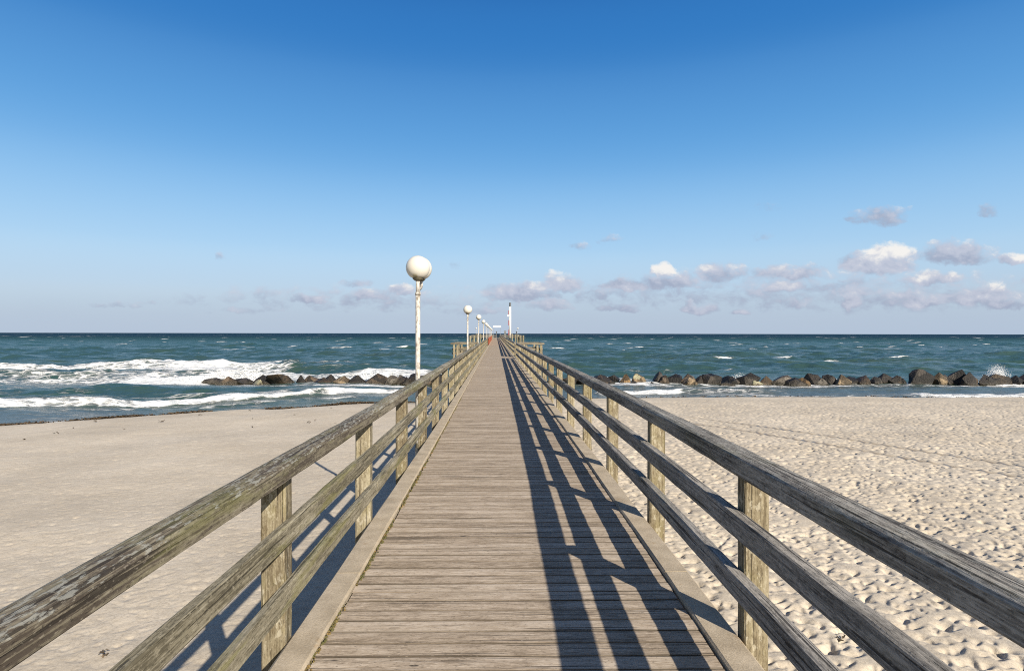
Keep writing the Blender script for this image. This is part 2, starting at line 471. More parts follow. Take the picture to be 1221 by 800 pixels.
def rock_mat(name, a, b):
    m, T, P = mat(name)
    v = T.new('ShaderNodeTexCoord').outputs['Object']
    r = T.new('ShaderNodeObjectInfo').outputs['Random']
    vv = T.vm('ADD', v, T.comb(T.m('MULTIPLY', r, 50.0), T.m('MULTIPLY', r, 31.0), r))
    n = T.noise(vv, 1.8, 6, .65); n2 = T.noise(vv, 9, 5, .65)
    c = T.mix(T.ss(T.m('ADD', T.m('MULTIPLY', n, .7), T.m('MULTIPLY', n2, .3)), .40, .62), a, b)
    vo = T.new('ShaderNodeTexVoronoi', feature='F1'); T.put(vo.inputs['Vector'], T.vm('ADD', vv, T.vm('MULTIPLY', T.comb(n, n2, n), (.5, .5, .5)))); vo.inputs['Scale'].default_value = 1.5
    cell = T.xyz(vo.outputs['Color'])[0]
    c = T.mix(T.m('MULTIPLY', T.ss(cell, .35, .5, 1.0, 0.0), .8), c, tuple(q * .35 for q in a))  # shaded and sunlit facets put into the colour as black and pale cells
    c = T.mix(T.m('MULTIPLY', T.ss(cell, .78, .85), .6), c, tuple(min(.4, q * 1.7 + .03) for q in b))
    st = T.noise(vv, 3.2, 4, .7)
    c = T.mix(T.m('MULTIPLY', T.ss(st, .56, .66), .7), c, (0.018, 0.016, 0.013))
    wz = T.xyz(T.new('ShaderNodeNewGeometry').outputs['Position'])[2]
    weed = T.ss(T.m('ADD', wz, T.m('MULTIPLY', T.m('SUBTRACT', n, .5), .5)), SEA + .08, SEA + .42, 1.0, 0.0)
    c = T.mix(T.m('MULTIPLY', weed, .8), c, (0.030, 0.026, 0.014))
    T.put(P.inputs['Base Color'], c)
    T.put(P.inputs['Roughness'], T.ss(weed, 0, 1, .62, .3))
    T.put(P.inputs['Normal'], T.bump(T.m('ADD', n, n2), .9, .12))
    return m


M['rock_dark'] = rock_mat('dark_wet_rock', (0.006, 0.005, 0.004), (0.028, 0.021, 0.014))
M['rock_brown'] = rock_mat('brown_rock', (0.012, 0.009, 0.006), (0.070, 0.047, 0.026))
M['rock_tan'] = rock_mat('tan_rock', (0.10, 0.07, 0.036), (0.30, 0.225, 0.135))
M['rock_ochre'] = rock_mat('ochre_rock', (0.06, 0.036, 0.014), (0.21, 0.13, 0.052))
M['rock_grey'] = rock_mat('grey_rock', (0.022, 0.019, 0.016), (0.105, 0.092, 0.072))


def plain(name, c, rough=.6, c2=None, scale=8, lo=.45, hi=.65, metal=0.0, bumpd=0.0):
    m, T, P = mat(name)
    if c2:
        v = T.new('ShaderNodeTexCoord').outputs['Object']
        n = T.noise(v, scale, 5, .65)
        T.put(P.inputs['Base Color'], T.mix(T.ss(n, lo, hi), c, c2))
        if bumpd: T.put(P.inputs['Normal'], T.bump(n, .6, bumpd))
    else:
        P.inputs['Base Color'].default_value = (*c, 1)
    P.inputs['Roughness'].default_value = rough
    P.inputs['Metallic'].default_value = metal
    return m


def pole_mat():
    m, T, P = mat('worn_white_pole')
    v = T.new('ShaderNodeTexCoord').outputs['Object']
    n = T.noise(T.vm('MULTIPLY', v, (1, 1, .5)), 22, 6, .7); n2 = T.noise(v, 4, 3)
    c = T.mix(T.ss(T.m('ADD', n, T.m('MULTIPLY', T.m('SUBTRACT', n2, .5), .4)), .46, .62), (0.47, 0.455, 0.42), (0.22, 0.195, 0.16))
    c = T.mix(T.ss(n, .66, .74), c, (0.13, 0.075, 0.04))
    T.put(P.inputs['Base Color'], c); P.inputs['Roughness'].default_value = .55
    return m


def globe_mat():
    m, T, P = mat('opal_globe')
    v = T.new('ShaderNodeTexCoord').outputs['Object']
    x, y, z = T.xyz(v)
    n = T.noise(v, 14, 5, .7)
    st = T.ss(T.m('ADD', z, T.m('MULTIPLY', T.m('SUBTRACT', n, .5), .05)), -.15, -.09, 1.0, 0.0)
    st = T.m('MULTIPLY', st, T.ss(T.m('ABSOLUTE', T.m('ADD', x, .03)), .02, .06, 1.0, 0.0))
    c = T.mix(T.m('MULTIPLY', st, .75), (0.58, 0.56, 0.50), (0.26, 0.22, 0.09))
    c = T.mix(T.m('MULTIPLY', T.ss(n, .60, .74), .15), c, (0.44, 0.39, 0.27))
    T.put(P.inputs['Base Color'], c); P.inputs['Roughness'].default_value = .28
    return m


M['pole'] = pole_mat()
M['globe'] = globe_mat()
M['collar'] = plain('weathered_collar', (0.10, 0.09, 0.06), .6, (0.16, 0.14, 0.08), 20)
M['white'] = plain('white_paint', (0.80, 0.79, 0.77), .5, (0.68, 0.66, 0.62), 3)
M['red'] = plain('faded_red_paint', (0.30, 0.05, 0.04), .55, (0.20, 0.04, 0.035), 4)
M['darkgrey'] = plain('dark_grey_metal', (0.10, 0.105, 0.11), .5)
M['grey'] = plain('grey_metal', (0.26, 0.28, 0.30), .5)
M['orange'] = plain('orange_netting', (0.68, 0.22, 0.10), .7, (0.55, 0.19, 0.10), 2.5)
M['weed'] = plain('seaweed', (0.045, 0.032, 0.016), .8, (0.11, 0.07, 0.034), 9)
M['moss'] = plain('moss', (0.085, 0.08, 0.025), .9, (0.20, 0.13, 0.045), 12)
M['spray'] = plain('sea_spray', (0.84, 0.85, 0.85), .6)


# ------------------------------------------------------------------ shapes
def bend(y):
    """sideways position of the pier axis: it swings a touch to the left after the first six metres"""
    t = y - 4.0
    if t <= 0: return 0.0
    if t < 4: return -0.0125 * t * t / 8
    return -0.0125 * (t - 2)


def heading(y0, y1):
    return -math.atan2(bend(y1) - bend(y0), y1 - y0)


def beam_mesh(name, length, prof, segs=10, jit=0.0025, seed=0, axis='Y'):
    """profile (list of (u, v)) swept along the axis from 0 to length, slightly uneven like old sawn timber"""
    r = random.Random(seed)
    bm = bmesh.new()
    rings = []
    k = len(prof)
    ph = [r.uniform(0, 6.28) for _ in range(k)]
    for i in range(segs + 1):
        t = length * i / segs
        ring = []
        for j, (u, v) in enumerate(prof):
            en = min(1.0, 6.0 * min(i, segs - i) / segs)
            du = jit * en * (math.sin(t * 2.1 + ph[j]) + r.uniform(-.6, .6)); dv = jit * en * (math.cos(t * 1.7 + ph[j] * 1.3) + r.uniform(-.6, .6))
            p = {'Y': (u + du, t, v + dv), 'Z': (u + du, v + dv, t), 'X': (t, u + du, v + dv)}[axis]
            ring.append(bm.verts.new(p))
        rings.append(ring)
    for a, b in zip(rings, rings[1:]):
        for j in range(k):
            bm.faces.new((a[j], a[(j + 1) % k], b[(j + 1) % k], b[j]))
    bm.faces.new(rings[0]); bm.faces.new(rings[-1])
    return bm_mesh(name, bm)


def box_prof(w, h, c=0.008, u0=0.0, v0=0.0):
    """chamfered rectangle centred on (u0, v0)"""
    a, b = w / 2, h / 2
    return [(u0 + x, v0 + y) for x, y in [(-a + c, -b), (a - c, -b), (a, -b + c), (a, b - c), (a - c, b), (-a + c, b), (-a, b - c), (-a, -b + c)]]


def tube_bm(bm, p0, p1, r0, r1=None, n=14, cap=True):
    r1 = r0 if r1 is None else r1
    p0, p1 = Vector(p0), Vector(p1)
    q = (p1 - p0).to_track_quat('Z', 'Y')
    a, b = [], []
    for i in range(n):
        t = 2 * math.pi * i / n
        d = q @ Vector((math.cos(t), math.sin(t), 0))
        a.append(bm.verts.new(p0 + d * r0)); b.append(bm.verts.new(p1 + d * r1))
    for i in range(n):
        bm.faces.new((a[i], a[(i + 1) % n], b[(i + 1) % n], b[i]))
    if cap:
        bm.faces.new(a); bm.faces.new(b)


def box_bm(bm, x0, x1, y0, y1, z0, z1, c=0.0):
    r = bmesh.ops.create_cube(bm, size=1)
    for v in r['verts']:
        v.co = Vector(((x0 + x1) / 2 + v.co.x * (x1 - x0), (y0 + y1) / 2 + v.co.y * (y1 - y0), (z0 + z1) / 2 + v.co.z * (z1 - z0)))
    if c:
        es = list({e for v in r['verts'] for e in v.link_edges})
        bmesh.ops.bevel(bm, geom=es, offset=c, segments=2, affect='EDGES')


# ------------------------------------------------------------------ beach
SH_X = np.array([-90, -45, -23, -15.6, -8.9, 0, 8.3, 20, 34, 60, 100])
SH_Y = np.array([4, 17.5, 26.7, 31.2, 34.8, 37.2, 38.6, 38.9, 38.4, 37, 33])


def shore(X):
    X = np.asarray(X, float)
    return np.interp(X, SH_X, SH_Y) + (fbm(X * .35, X * 0 + 3.3, 3, 5) - .5) * 1.3 + (fbm(X * 1.3, X * 0 + 7.3, 3, 9) - .5) * .35


def ground_h(X, Y):
    d = shore(X) - Y
    land = .32 * (1 - np.exp(-np.maximum(d, 0) / 2.2)) + .031 * np.maximum(d, 0)
    return SEA + np.where(d > 0, np.minimum(land, 1.5), np.maximum(d * .07, -3.0))


# trampled surface as a height map stamped with single footprints
G = 0.014
GX0, GX1, GY0, GY1 = -42.0, 46.0, 1.0, 44.0
gx = np.arange(GX0, GX1, G); gy = np.arange(GY0, GY1, G)
HM = np.zeros((len(gy), len(gx)), np.float32)


def dent(cx, cy, L, wd, depth, ang):
    """footprint skewed in shape to hold shade: steep on the side towards the sun, running out gently on the other"""
    r = max(L * 2.6, wd * 2.2)
    i0, i1 = int((cx - r - GX0) / G), int((cx + r - GX0) / G) + 1
    j0, j1 = int((cy - r - GY0) / G), int((cy + r - GY0) / G) + 1
    if i0 < 0 or j0 < 0 or i1 >= len(gx) or j1 >= len(gy): return
    X, Y = (gx[i0:i1] - cx)[None, :], (gy[j0:j1] - cy)[:, None]
    ca, sa = math.cos(ang), math.sin(ang)
    u = X * ca + Y * sa; v = -X * sa + Y * ca + u * u * 2.0
    HM[j0:j1, i0:i1] -= depth * np.exp(-(u / np.where(u < 0, L * .42, L * 1.25)) ** 2 - (v / wd) ** 2)


rs = random.Random(5)
SA = math.atan2(.85, -.52)
tracks = (((3.6, 31.6), (14.4, 11.0)), ((2.4, 30.9), (13.0, 10.4)))


def on_track(x, y):
    for (ax, ay), (bx, by) in tracks:
        t = (y - ay) / (by - ay)
        if 0 < t < 1 and abs(ax + (bx - ax) * t + math.sin(t * 5) * .5 - x) < .22: return True
    return False


for i in range(36000):
    y = 2.5 + 35 * rs.random() ** .8; x = rs.uniform(1.5, min(40, y * 1.05 + 4))
    if on_track(x, y): continue
    w = 1.0 if y < 31 else max(0.15, (38 - y) / 7)
    z_ = rs.choice((.65, .75, .9, .9, 1.2))
    dent(x, y, rs.uniform(.034, .055) * z_, rs.uniform(.04, .075) * z_, rs.uniform(.016, .040) * w * z_, rs.gauss(SA, .6))
for i in range(22000):
    y = rs.uniform(2.5, 34); x = -rs.uniform(1.3, min(38, y * 1.05 + 4))
    dent(x, y, rs.uniform(.03, .06), rs.uniform(.03, .065), rs.uniform(.002, .0085), rs.gauss(SA, .9))
for k in range(5):                                    # a few walked lines on the smoother side
    x, y = rs.uniform(-16, -4), rs.uniform(8, 28); a = rs.uniform(0, 3.1)
    for q in range(rs.randint(10, 22)):
        dent(x + math.cos(a + 1.57) * .11 * (-1) ** q, y + math.sin(a + 1.57) * .11 * (-1) ** q, .09, .08, .016, SA)
        x += math.cos(a) * .68; y += math.sin(a) * .68; a += rs.uniform(-.1, .1)
for p0, p1 in tracks:                                 # wheel tracks
    L = math.hypot(p1[0] - p0[0], p1[1] - p0[1])
    n = int(L / .38)
    for q in range(n):
        t = q / n
        dent(p0[0] + (p1[0] - p0[0]) * t + math.sin(t * 5) * .5, p0[1] + (p1[1] - p0[1]) * t, 0.13, .14, .085 * (.35 + .65 * t), SA)


def sample_hm(X, Y):
    fx = np.clip((X - GX0) / G, 0, len(gx) - 2.001); fy = np.clip((Y - GY0) / G, 0, len(gy) - 2.001)
    ix = fx.astype(int); iy = fy.astype(int); fx -= ix; fy -= iy
    v = (HM[iy, ix] * (1 - fx) + HM[iy, ix + 1] * fx) * (1 - fy) + (HM[iy + 1, ix] * (1 - fx) + HM[iy + 1, ix + 1] * fx) * fy
    ins = (X > GX0) & (X < GX1) & (Y > GY0) & (Y < GY1)
    return np.where(ins, v, 0)


def sand_full(X, Y):
    d = shore(X) - Y
    fade = sstep(d, .3, 3.5)
    right = sstep(X, -1, 2)
    rough = (fbm(X * 1.1, Y * 1.1, 4, 21) - .5) * (.03 + .03 * right) + (fbm(X * 6, Y * 6, 4, 31) - .5) * (.010 + .010 * right)
    big = (fbm(X * .22, Y * .22, 3, 41) - .5) * .16
    return ground_h(X, Y) + fade * (sample_hm(X, Y) + rough + big)


def make_beach():
    nr, nc = 1150, 1500
    ymin, ymax = 3.4, 43.0
    yy = ymin * (ymax / ymin) ** np.linspace(0, 1, nr)
    uu = np.linspace(-1.2, 1.2, nc)
    Y = np.repeat(yy[:, None], nc, 1); X = uu[None, :] * (Y + 1.2)
    Z = sand_full(X, Y)
    me = np_mesh('sand_beach', np.stack([X, Y, Z], -1).reshape(-1, 3), grid_quads(nr, nc))
    d = shore(X) - Y
    wet = sstep(d + (fbm(X * .9, Y * .9, 3, 77) - .5) * 1.4, 2.1, .45)
    for (ax, ay), (bx, by) in tracks:               # wheels turned up darker, damp sand
        t = (Y - ay) / (by - ay)
        dist = np.abs(ax + (bx - ax) * t + np.sin(t * 5) * .5 - X)
        wet = np.maximum(wet, 1.0 * sstep(dist, .16, .06) * sstep(t, .1, .55) * (t < 1.3) * (.35 + 1.1 * fbm(X * 4, Y * 4, 3, 15)))
    pt_attr(me, 'wet', wet)
    o = link('sand_beach', me, M['sand']); tag(o, kind='structure')
    # the rest of the ground: coarse sheet under and around, reaching the horizon behind and beside
    xs = np.concatenate([[-9000, -3000, -900, -300], np.linspace(-120, 120, 121), [300, 900, 3000, 9000]])
    ys = np.concatenate([[-9000, -3000, -900, -300, -120], np.linspace(-60, 50, 80)])
    X, Y = np.meshgrid(xs, ys)
    Xc = np.clip(X, -120, 120)
    Z = ground_h(Xc, Y) - .22
    me = np_mesh('ground', np.stack([X, Y, Z], -1).reshape(-1, 3), grid_quads(len(ys), len(xs)))
    pt_attr(me, 'wet', np.zeros(X.size))
    o = link('ground', me, M['sand']); tag(o, kind='structure')


make_beach()


# ------------------------------------------------------------------ sea
def make_sea():
    nr, nc = 1500, 950
    base = 38.0
    off = base * (np.exp(np.linspace(0, math.log(12000 / base + 1), nr)) - 1)
    uu = np.linspace(-1.45, 1.45, nc)
    O = np.repeat(off[:, None], nc, 1)
    X = uu[None, :] * (base + O)
    blend = np.exp(-O / 60)
    sh = shore(np.clip(X, -90, 100))
    Y = O + sh * blend + 37.0 * (1 - blend) - 1.2 * blend
    d = Y - sh                                                   # metres offshore
    H = np.zeros_like(X)
    deep = sstep(d, 0, 12)
    fade = 1 / (1 + (O / 500) ** 2)
    r = np.random.default_rng(3)
    sp = base + O
    for i in range(46):
        lam = 1.2 * (22 / 1.2) ** (i / 45)
        th = r.normal(0.25, .42)
        kx, ky = math.sin(th) * 2 * math.pi / lam, math.cos(th) * 2 * math.pi / lam
        amp = .0105 * lam ** .72 * r.uniform(.6, 1.3)
        vis = np.exp(-(sp * .0045 / lam * 2.6) ** 2)
        s = np.sin(kx * X + ky * Y + r.uniform(0, 6.28))
        H += amp * vis * (s + .25 * s * s)
    groups = .45 + 1.1 * fbm(X * .03, Y * .07, 3, 91)
    lee = 1 - .62 * np.exp(-((Y - 46.5) / 4.5) ** 2)
    H *= (.14 + .76 * deep) * groups * 1.15 * lee
    foam = np.zeros_like(X)
    n_lo = fbm(X * .12, Y * .12, 4, 51) - .5
    n_mid = fbm(X * .45, Y * .8, 4, 61) - .5
    n_hi = fbm(X * 1.6, Y * 2.4, 4, 71) - .5

    def ridge(yc, x0, x1, h, wf, wb, f0=0, f1=0, fo=0.0, soft=3.0, billow=0.0, wob=1.5):
        nonlocal H, foam
        env = sstep(X, x0 - soft, x0 + soft) * (1 - sstep(X, x1 - soft, x1 + soft))
        if not env.any(): return
        s = Y - yc - n_lo * wob * 2 - n_mid * wob * .5
        prof = np.where(s < 0, np.exp(-(s / wf) ** 2), np.exp(-(s / wb) ** 2))
        H += h * env * prof * (1 + n_mid * 1.1)
        if fo:
            m = sstep(s, f0 - .5 - .15 * np.abs(f0), f0 + .35) * (1 - sstep(s, f1 - .3, f1 + .5)) * env
            m = m * (fo + n_lo * .5 + n_mid * .4)
            foam = np.maximum(foam, m)
            H += billow * np.clip(m, 0, 1) * (n_hi * 1.2 + n_mid * .5 + .15)

    I = np.interp
    # left: the big breaker, its run-up, the swells in front and the last line before the beach
    ridge(66, -95, -22, .55, 1.6, 3.2, -5.4, 1.0, .80, 3, .2, 1.8)
    ridge(68, -26, -8, .5, 1.4, 3.0, -.8, .8, .62, 3, .12, 1.8)
    ridge(58, -24, -6, .25, 1.2, 2.0, -2.2, 1.5, .85, 3, .14, 1.4)
    ridge(73, -46, -26, .5, 1.5, 3.0, -2.6, .6, .85, 3, .18, 1.6)
    ridge(57, -62, -22, .45, 1.0, 2.0, -3.2, .5, .60, 3, .16, 1.2)
    ridge(51.5, -45, -21, .30, .8, 1.6, -2.4, .5, .66, 2, .16, 1.0)
    ridge(49, -32, -23.5, .3, .8, 1.6, -1.6, 1.5, .95, 1.5, .16, .5)
    ridge(53.5, -24, -7, .2, 1, 2, -2.5, 2.5, .78, 2, .16, .8)
    ridge(63, -24, -6, .25, 1, 2, -2, 1, .42, 3, .1, 1)
    ridge(I(X, [-70, -28, -12, 0], [25, 40.5, 44, 45]), -70, -25, .30, .9, 2.0, -.5, .6, .22, 3, .1, .8)
    yc = I(X, [-70, -45, -28, -16, -12, -8], [12, 23, 33.6, 37.2, 40.2, 41.6])
    ridge(yc, -75, -12.4, .26, .45, 1.3, I(X, [-40, -22, -13], [-1.3, -.8, -.4]), .3, .95, 1.2, .12, .35)
    ridge(yc + 1.6, -75, -14, .1, .6, 1.3, -.6, 2.6, .52, 1.5, .08, .8)
    ridge(yc - .1, -12.2, -7.0, .22, .4, 1.0, -.8, .35, .92, .8, .1, .3)
    ridge(yc - 3.1, -75, -9, .08, .4, 1.0, -.5, .8, .5, 1, .03, .8)
    # right
    ridge(41.3, 6.5, 12.7, .18, .35, 1.0, -.65, .3, .95, .6, .09, .25)
    ridge(41.3, 12.6, 20, .24, .5, 1.0, 0, 0, 0, 1, 0, .3)
    ridge(43.2, 22, 48, .16, .6, 1.2, -.3, .7, .3, 2, .05, .7)
    ridge(sh + 1.0, 27, 70, .14, .5, 1.0, -.9, .7, .86, 2, .08, .4)
    ridge(sh + .9, 13, 27, .06, .4, .8, -.5, .5, .55, 2, .04, .5)
    ridge(47.2, 6, 60, .04, 1.2, 1.2, -1.7, .2, .66, 2, .05, .5)
    ridge(49.3, 6, 60, .06, 1.2, 1.6, -.8, 1.8, .46, 2, .06, .8)
    ridge(47.2, -30, -5, .06, 1.2, 1.2, -2.2, -.6, .66, 2, .05, .5)
    ridge(62, 5, 26, .3, 1.5, 3, -.6, .5, .30, 3, .1, 2)
    for yc_, a, b, h in ((70, 0, 60, .35), (86, 5, 95, .55), (104, -120, 110, .5), (125, -150, 150, .5), (150, -60, 190, .45), (92, -110, -15, .45), (178, -200, 160, .45)):
        ridge(yc_, a, b, h, 2.4, 4.5, 0, 0, 0, 8, 0, 4)
    # lacy wash between shore and breakers
    wash = sstep(d, -.5, .5) * (1 - sstep(d, 10, 22)) * (.30 + n_lo * .5 + n_mid * .3)
    foam = np.maximum(foam, wash)
    edge = sstep(d, -.9, -.1) * (1 - sstep(d, .05, .5)) * (.52 + n_lo * .9)
    foam = np.maximum(foam, edge)
    wl = sstep(d, 8, 14) * (1 - sstep(d, 34, 46)) * (1 - sstep(X, -8, 0)) * (.40 + n_lo * .7 + n_mid * .3)
    foam = np.maximum(foam, wl)
    # white horses
    caps = [(32, 85, 1.6, .55), (41, 85.5, 1.9, .6), (47, 84, 1.7, .6), (58, 85, 2.2, .6), (-186, 258, 5.2, 1.8), (-41, 146, 3.0, .9), (-30, 112, 2.8, .8), (27, 73, 1.6, .6)]
    rr = np.random.default_rng(8)
    for i in range(480):
        yy = 125 * (2600 / 125) ** rr.uniform(0, 1)
        xx = rr.uniform(-1.05, 1.05) * yy
        caps.append((xx, yy, rr.uniform(.8, 2.4) * (.6 + yy / 260), rr.uniform(.3, .7) * (.5 + yy / 160)))
    spx = 2.9 / (nc - 1)
    for cx, cy, a, b in caps:
        i0 = int(np.searchsorted(off, cy - 37 - 4 * b - 2)); i1 = int(np.searchsorted(off, cy - 37 + 4 * b + 2)) + 1
        j0 = max(0, int((cx / (cy + 1) - 4 * a / cy + 1.45) / spx) - 1); j1 = min(nc, int((cx / (cy + 1) + 4 * a / cy + 1.45) / spx) + 2)
        if i1 <= i0 or j1 <= j0: continue
        xs, ys_ = X[i0:i1, j0:j1], Y[i0:i1, j0:j1]
        q = ((xs - cx) / a) ** 2 + ((ys_ - cy - .12 * (xs - cx)) / b) ** 2
        e = np.exp(-q)
        foam[i0:i1, j0:j1] = np.maximum(foam[i0:i1, j0:j1], e * 1.05)
        H[i0:i1, j0:j1] += e * .22
    Z = SEA + H * np.maximum(fade, .0)
    Z = np.where(d < 0, np.minimum(Z, SEA + .02), Z)
    me = np_mesh('sea', np.stack([X, Y, Z], -1).reshape(-1, 3), grid_quads(nr, nc))
    pt_attr(me, 'foam', np.clip(foam, 0, 1.1))
    pt_attr(me, 'offshore', np.maximum(d, 0))
    o = link('sea', me, M['sea']); tag(o, kind='structure')


make_sea()


# ------------------------------------------------------------------ pier
PIER_END = 222.0
Y0 = -2.0
pier = tag(empty('pier', (0, 0, SEA)), 'long straight wooden pier of cross planks with concrete edge strips running out to sea', 'pier')


def up(o, z=-SEA):
    """children of the pier are built in world coordinates"""
    o.location = (o.location[0], o.location[1], o.location[2] + z)
    return o


XL, XR = -0.956, 1.094                                             # plank ends
def make_deck():
    pitch = .125
    n = int((PIER_END - Y0) / pitch)
    V, Q, rn, en = [], [], [], []
    r = random.Random(2)
    for i in range(n):
        y = Y0 + i * pitch
        b = bend(y); g = .0026 + r.uniform(0, .0018)
        dz = r.uniform(-.0012, .0012); tl = r.uniform(-.0015, .0015)
        a, c = y + g, y + pitch - g
        ch = .002
        prof = [(a, -.05), (a, -ch + dz), (a + ch, dz), ((a + c) / 2, dz + .001), (c - ch, dz), (c, -ch + dz), (c, -.05)]
        jl, jr = r.uniform(-.006, .006), r.uniform(-.006, .006)
        v0 = len(V)
        xs = [XL + b + jl, (XL + XR) / 2 + b, XR + b + jr]
        for k, x in enumerate(xs):
            for (py, pz) in prof:
                V.append((x, py + (k - 1) * r.uniform(-.001, .001), pz + tl * (k - 1)))
        m_ = len(prof)
        for k in range(2):
            for j in range(m_):
                j2 = (j + 1) % m_
                Q.append((v0 + k * m_ + j, v0 + k * m_ + j2, v0 + (k + 1) * m_ + j2, v0 + (k + 1) * m_ + j))
        for k, fl in ((0, 1), (2, 0)):
            o_ = v0 + k * m_
            Q.append((o_, o_ + 1, o_ + 5, o_ + 6)); Q.append((o_ + 1, o_ + 2, o_ + 4, o_ + 5)); Q.append((o_ + 2, o_ + 3, o_ + 4, o_ + 4))
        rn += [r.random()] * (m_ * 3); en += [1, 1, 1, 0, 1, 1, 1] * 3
    Q3 = [q for q in Q if len(set(q)) == 4]
    me = np_mesh('deck', np.array(V), np.array(Q3), smooth=False)
    bm = bmesh.new(); bm.from_mesh(me); bmesh.ops.recalc_face_normals(bm, faces=bm.faces); bm.to_mesh(me); bm.free()
    a = me.attributes.new('rnd', 'FLOAT', 'POINT'); a.data.foreach_set('value', np.array(rn, np.float32))
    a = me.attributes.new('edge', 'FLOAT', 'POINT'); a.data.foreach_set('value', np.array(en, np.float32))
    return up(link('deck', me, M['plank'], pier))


make_deck()

KL = (-1.137, -.965); KR = (1.103, 1.272)
for side, (a, b) in enumerate((KL, KR)):
    w = b - a
    ms = [beam_mesh('kerb', 5.99, box_prof(w, .30, .012, 0, -.125), 16, .0022, 40 + side * 3 + k) for k in range(2)]
    y = Y0; i = 0
    while y < PIER_END - 1:
        o = up(link('kerb', ms[i % 2], M['concrete'], pier, ((a + b) / 2 + bend(y), y, 0), heading(y, y + 6)))
        y += 6; i += 1
for x in (-.7, .07, .84):
    bm_ = beam_mesh('support_beam', 12.0, box_prof(.14, .22, .01, 0, -.165), 4, .002, 9)
    y = Y0
    while y < PIER_END - 1:
        L = 12.0
        up(link('support_beam', bm_, M['beam'], pier, (x + bend(y), y, 0), heading(y, y + L)))
        y += L
pile_me = None
def round_pile(name, r_, h, seed, taper=.95):
    bm = bmesh.new()
    rr = random.Random(seed)
    n, segs = 14, 8
    rings = []
    for i in range(segs + 1):
        t = i / segs
        rings.append([bm.verts.new((math.cos(6.2832 * j / n) * r_ * (1 - (1 - taper) * t) * (1 + rr.uniform(-.03, .03)),
                                    math.sin(6.2832 * j / n) * r_ * (1 - (1 - taper) * t) * (1 + rr.uniform(-.03, .03)), h * t)) for j in range(n)])
    for a, b in zip(rings, rings[1:]):
        for j in range(n): bm.faces.new((a[j], a[(j + 1) % n], b[(j + 1) % n], b[j]))
    f = bm.faces.new(rings[-1]); bm.faces.new(rings[0])
    r2 = bmesh.ops.inset_individual(bm, faces=[f], thickness=r_ * .18, depth=r_ * .10)
    return bm_mesh(name, bm)


pile_me = round_pile('pile', .16, 5.2, 3)
cross_me = beam_mesh('crossbeam', 2.4, box_prof(.20, .24, .012, 0, -.397), 4, .002, 5, 'X')
y = 1.0
while y < PIER_END:
    for x in (-.75, .89):
        up(link('pile', pile_me, M['pile'], pier, (x + bend(y), y, -5.7)))
    up(link('crossbeam', cross_me, M['cross'], pier, (-1.13 + bend(y), y, 0)))
    y += 8.0

# ---- railings
RIN_L, RIN_R = -1.155, 1.286                                        # inner faces of the posts
hl_prof = [(-.055, -.052), (.050, -.052), (.060, -.043), (.059, .022), (.046, .036), (.014, .045), (-.030, .047), (-.052, .041), (-.062, .030), (-.064, -.042)]
hr_prof = [(.068, -.056), (-.050, -.056), (-.058, -.048), (-.058, .034), (-.052, .044), (-.034, .052), (.058, .052), (.074, .044), (.078, .03), (.078, -.046)][::-1]
hand_l = [beam_mesh('handrail', 3.99, hl_prof, 24, .0026, 60 + k) for k in range(3)]
hand_r = [beam_mesh('handrail', 3.99, hr_prof, 24, .0026, 70 + k) for k in range(3)]
rail_m = [beam_mesh('rail', 3.99, box_prof(.068, .122, .008), 20, .0025, 80 + k) for k in range(3)]
rail_l = [beam_mesh('rail', 3.99, box_prof(.050, .110, .007), 20, .0025, 90 + k) for k in range(3)]
post_me = [beam_mesh('post', 1.198, box_prof(.13, .105, .010), 8, .002, 100 + k, 'Z') for k in range(3)]
used = set()


def mesh_for(ms, i, m_, key):
    k = (i % len(ms), key)
    if k not in used:
        used.add(k)
        if ms[i % len(ms)].materials: ms[i % len(ms)] = ms[i % len(ms)].copy(); ms[i % len(ms)].materials.clear()
        ms[i % len(ms)].materials.append(m_)
    return ms[i % len(ms)]


def railing(side, y0, y1, phase, label, far=False):
    """posts every two metres with a handrail and two lower rails; rails run over two bays"""
    s = -1 if side == 'L' else 1
    rin = RIN_L if side == 'L' else RIN_R
    root = tag(empty('railing', (rin + bend(y0), y0, 0)), label, 'railing', 'railings along the pier')
    bx, by = rin + bend(y0), y0
    hm, rm = (M['hand_left'], M['rail_left']) if side == 'L' else (M['hand_right'], M['rail_right'])
    hs = hand_l if side == 'L' else hand_r
    rl = rail_l if side == 'L' else rail_m
    hz = ((.950, .612, .290) if side == 'L' else (.968, .640, .320))
    ys = []
    y = phase
    while y < y1 - .05:
        if y > y0 - .05: ys.append(y)
        y += 2.0
    for i, y in enumerate(ys):
        o = link('post', mesh_for(post_me, i, M['post'], 'p'), None, root, (rin + s * .065 + bend(y) - bx, y + .05 - by, -.30), heading(y, y + 2) + random.uniform(-.012, .012))
        if far: o.rotation_euler.z = heading(y, y + 2)
    y = ys[0] - (0.0 if y0 > 1 else 4.0) + .05
    i = 0
    while y < y1 - .3:
        L = min(3.99, y1 - y)
        hd = heading(y, y + L)
        for nm, lst, m_, x, z in (('handrail', hs, hm, rin - s * .008, hz[0]), ('middle_rail', rl, rm, rin - s * (.0275 if side == 'L' else .0365), hz[1]), ('lower_rail', rl, rm, rin - s * (.0275 if side == 'L' else .0365), hz[2])):
            o = link(nm, mesh_for(lst, i, m_, side + nm[0]), None, root, (x + bend(y) - bx + random.uniform(-.0015, .0015), y - by, z + random.uniform(-.002, .002)), hd)
            o.rotation_euler.x = random.uniform(-.0004, .0004)
            if L < 3.9: o.scale.y = L / 3.99
        y += 4.0; i += 1
    return root


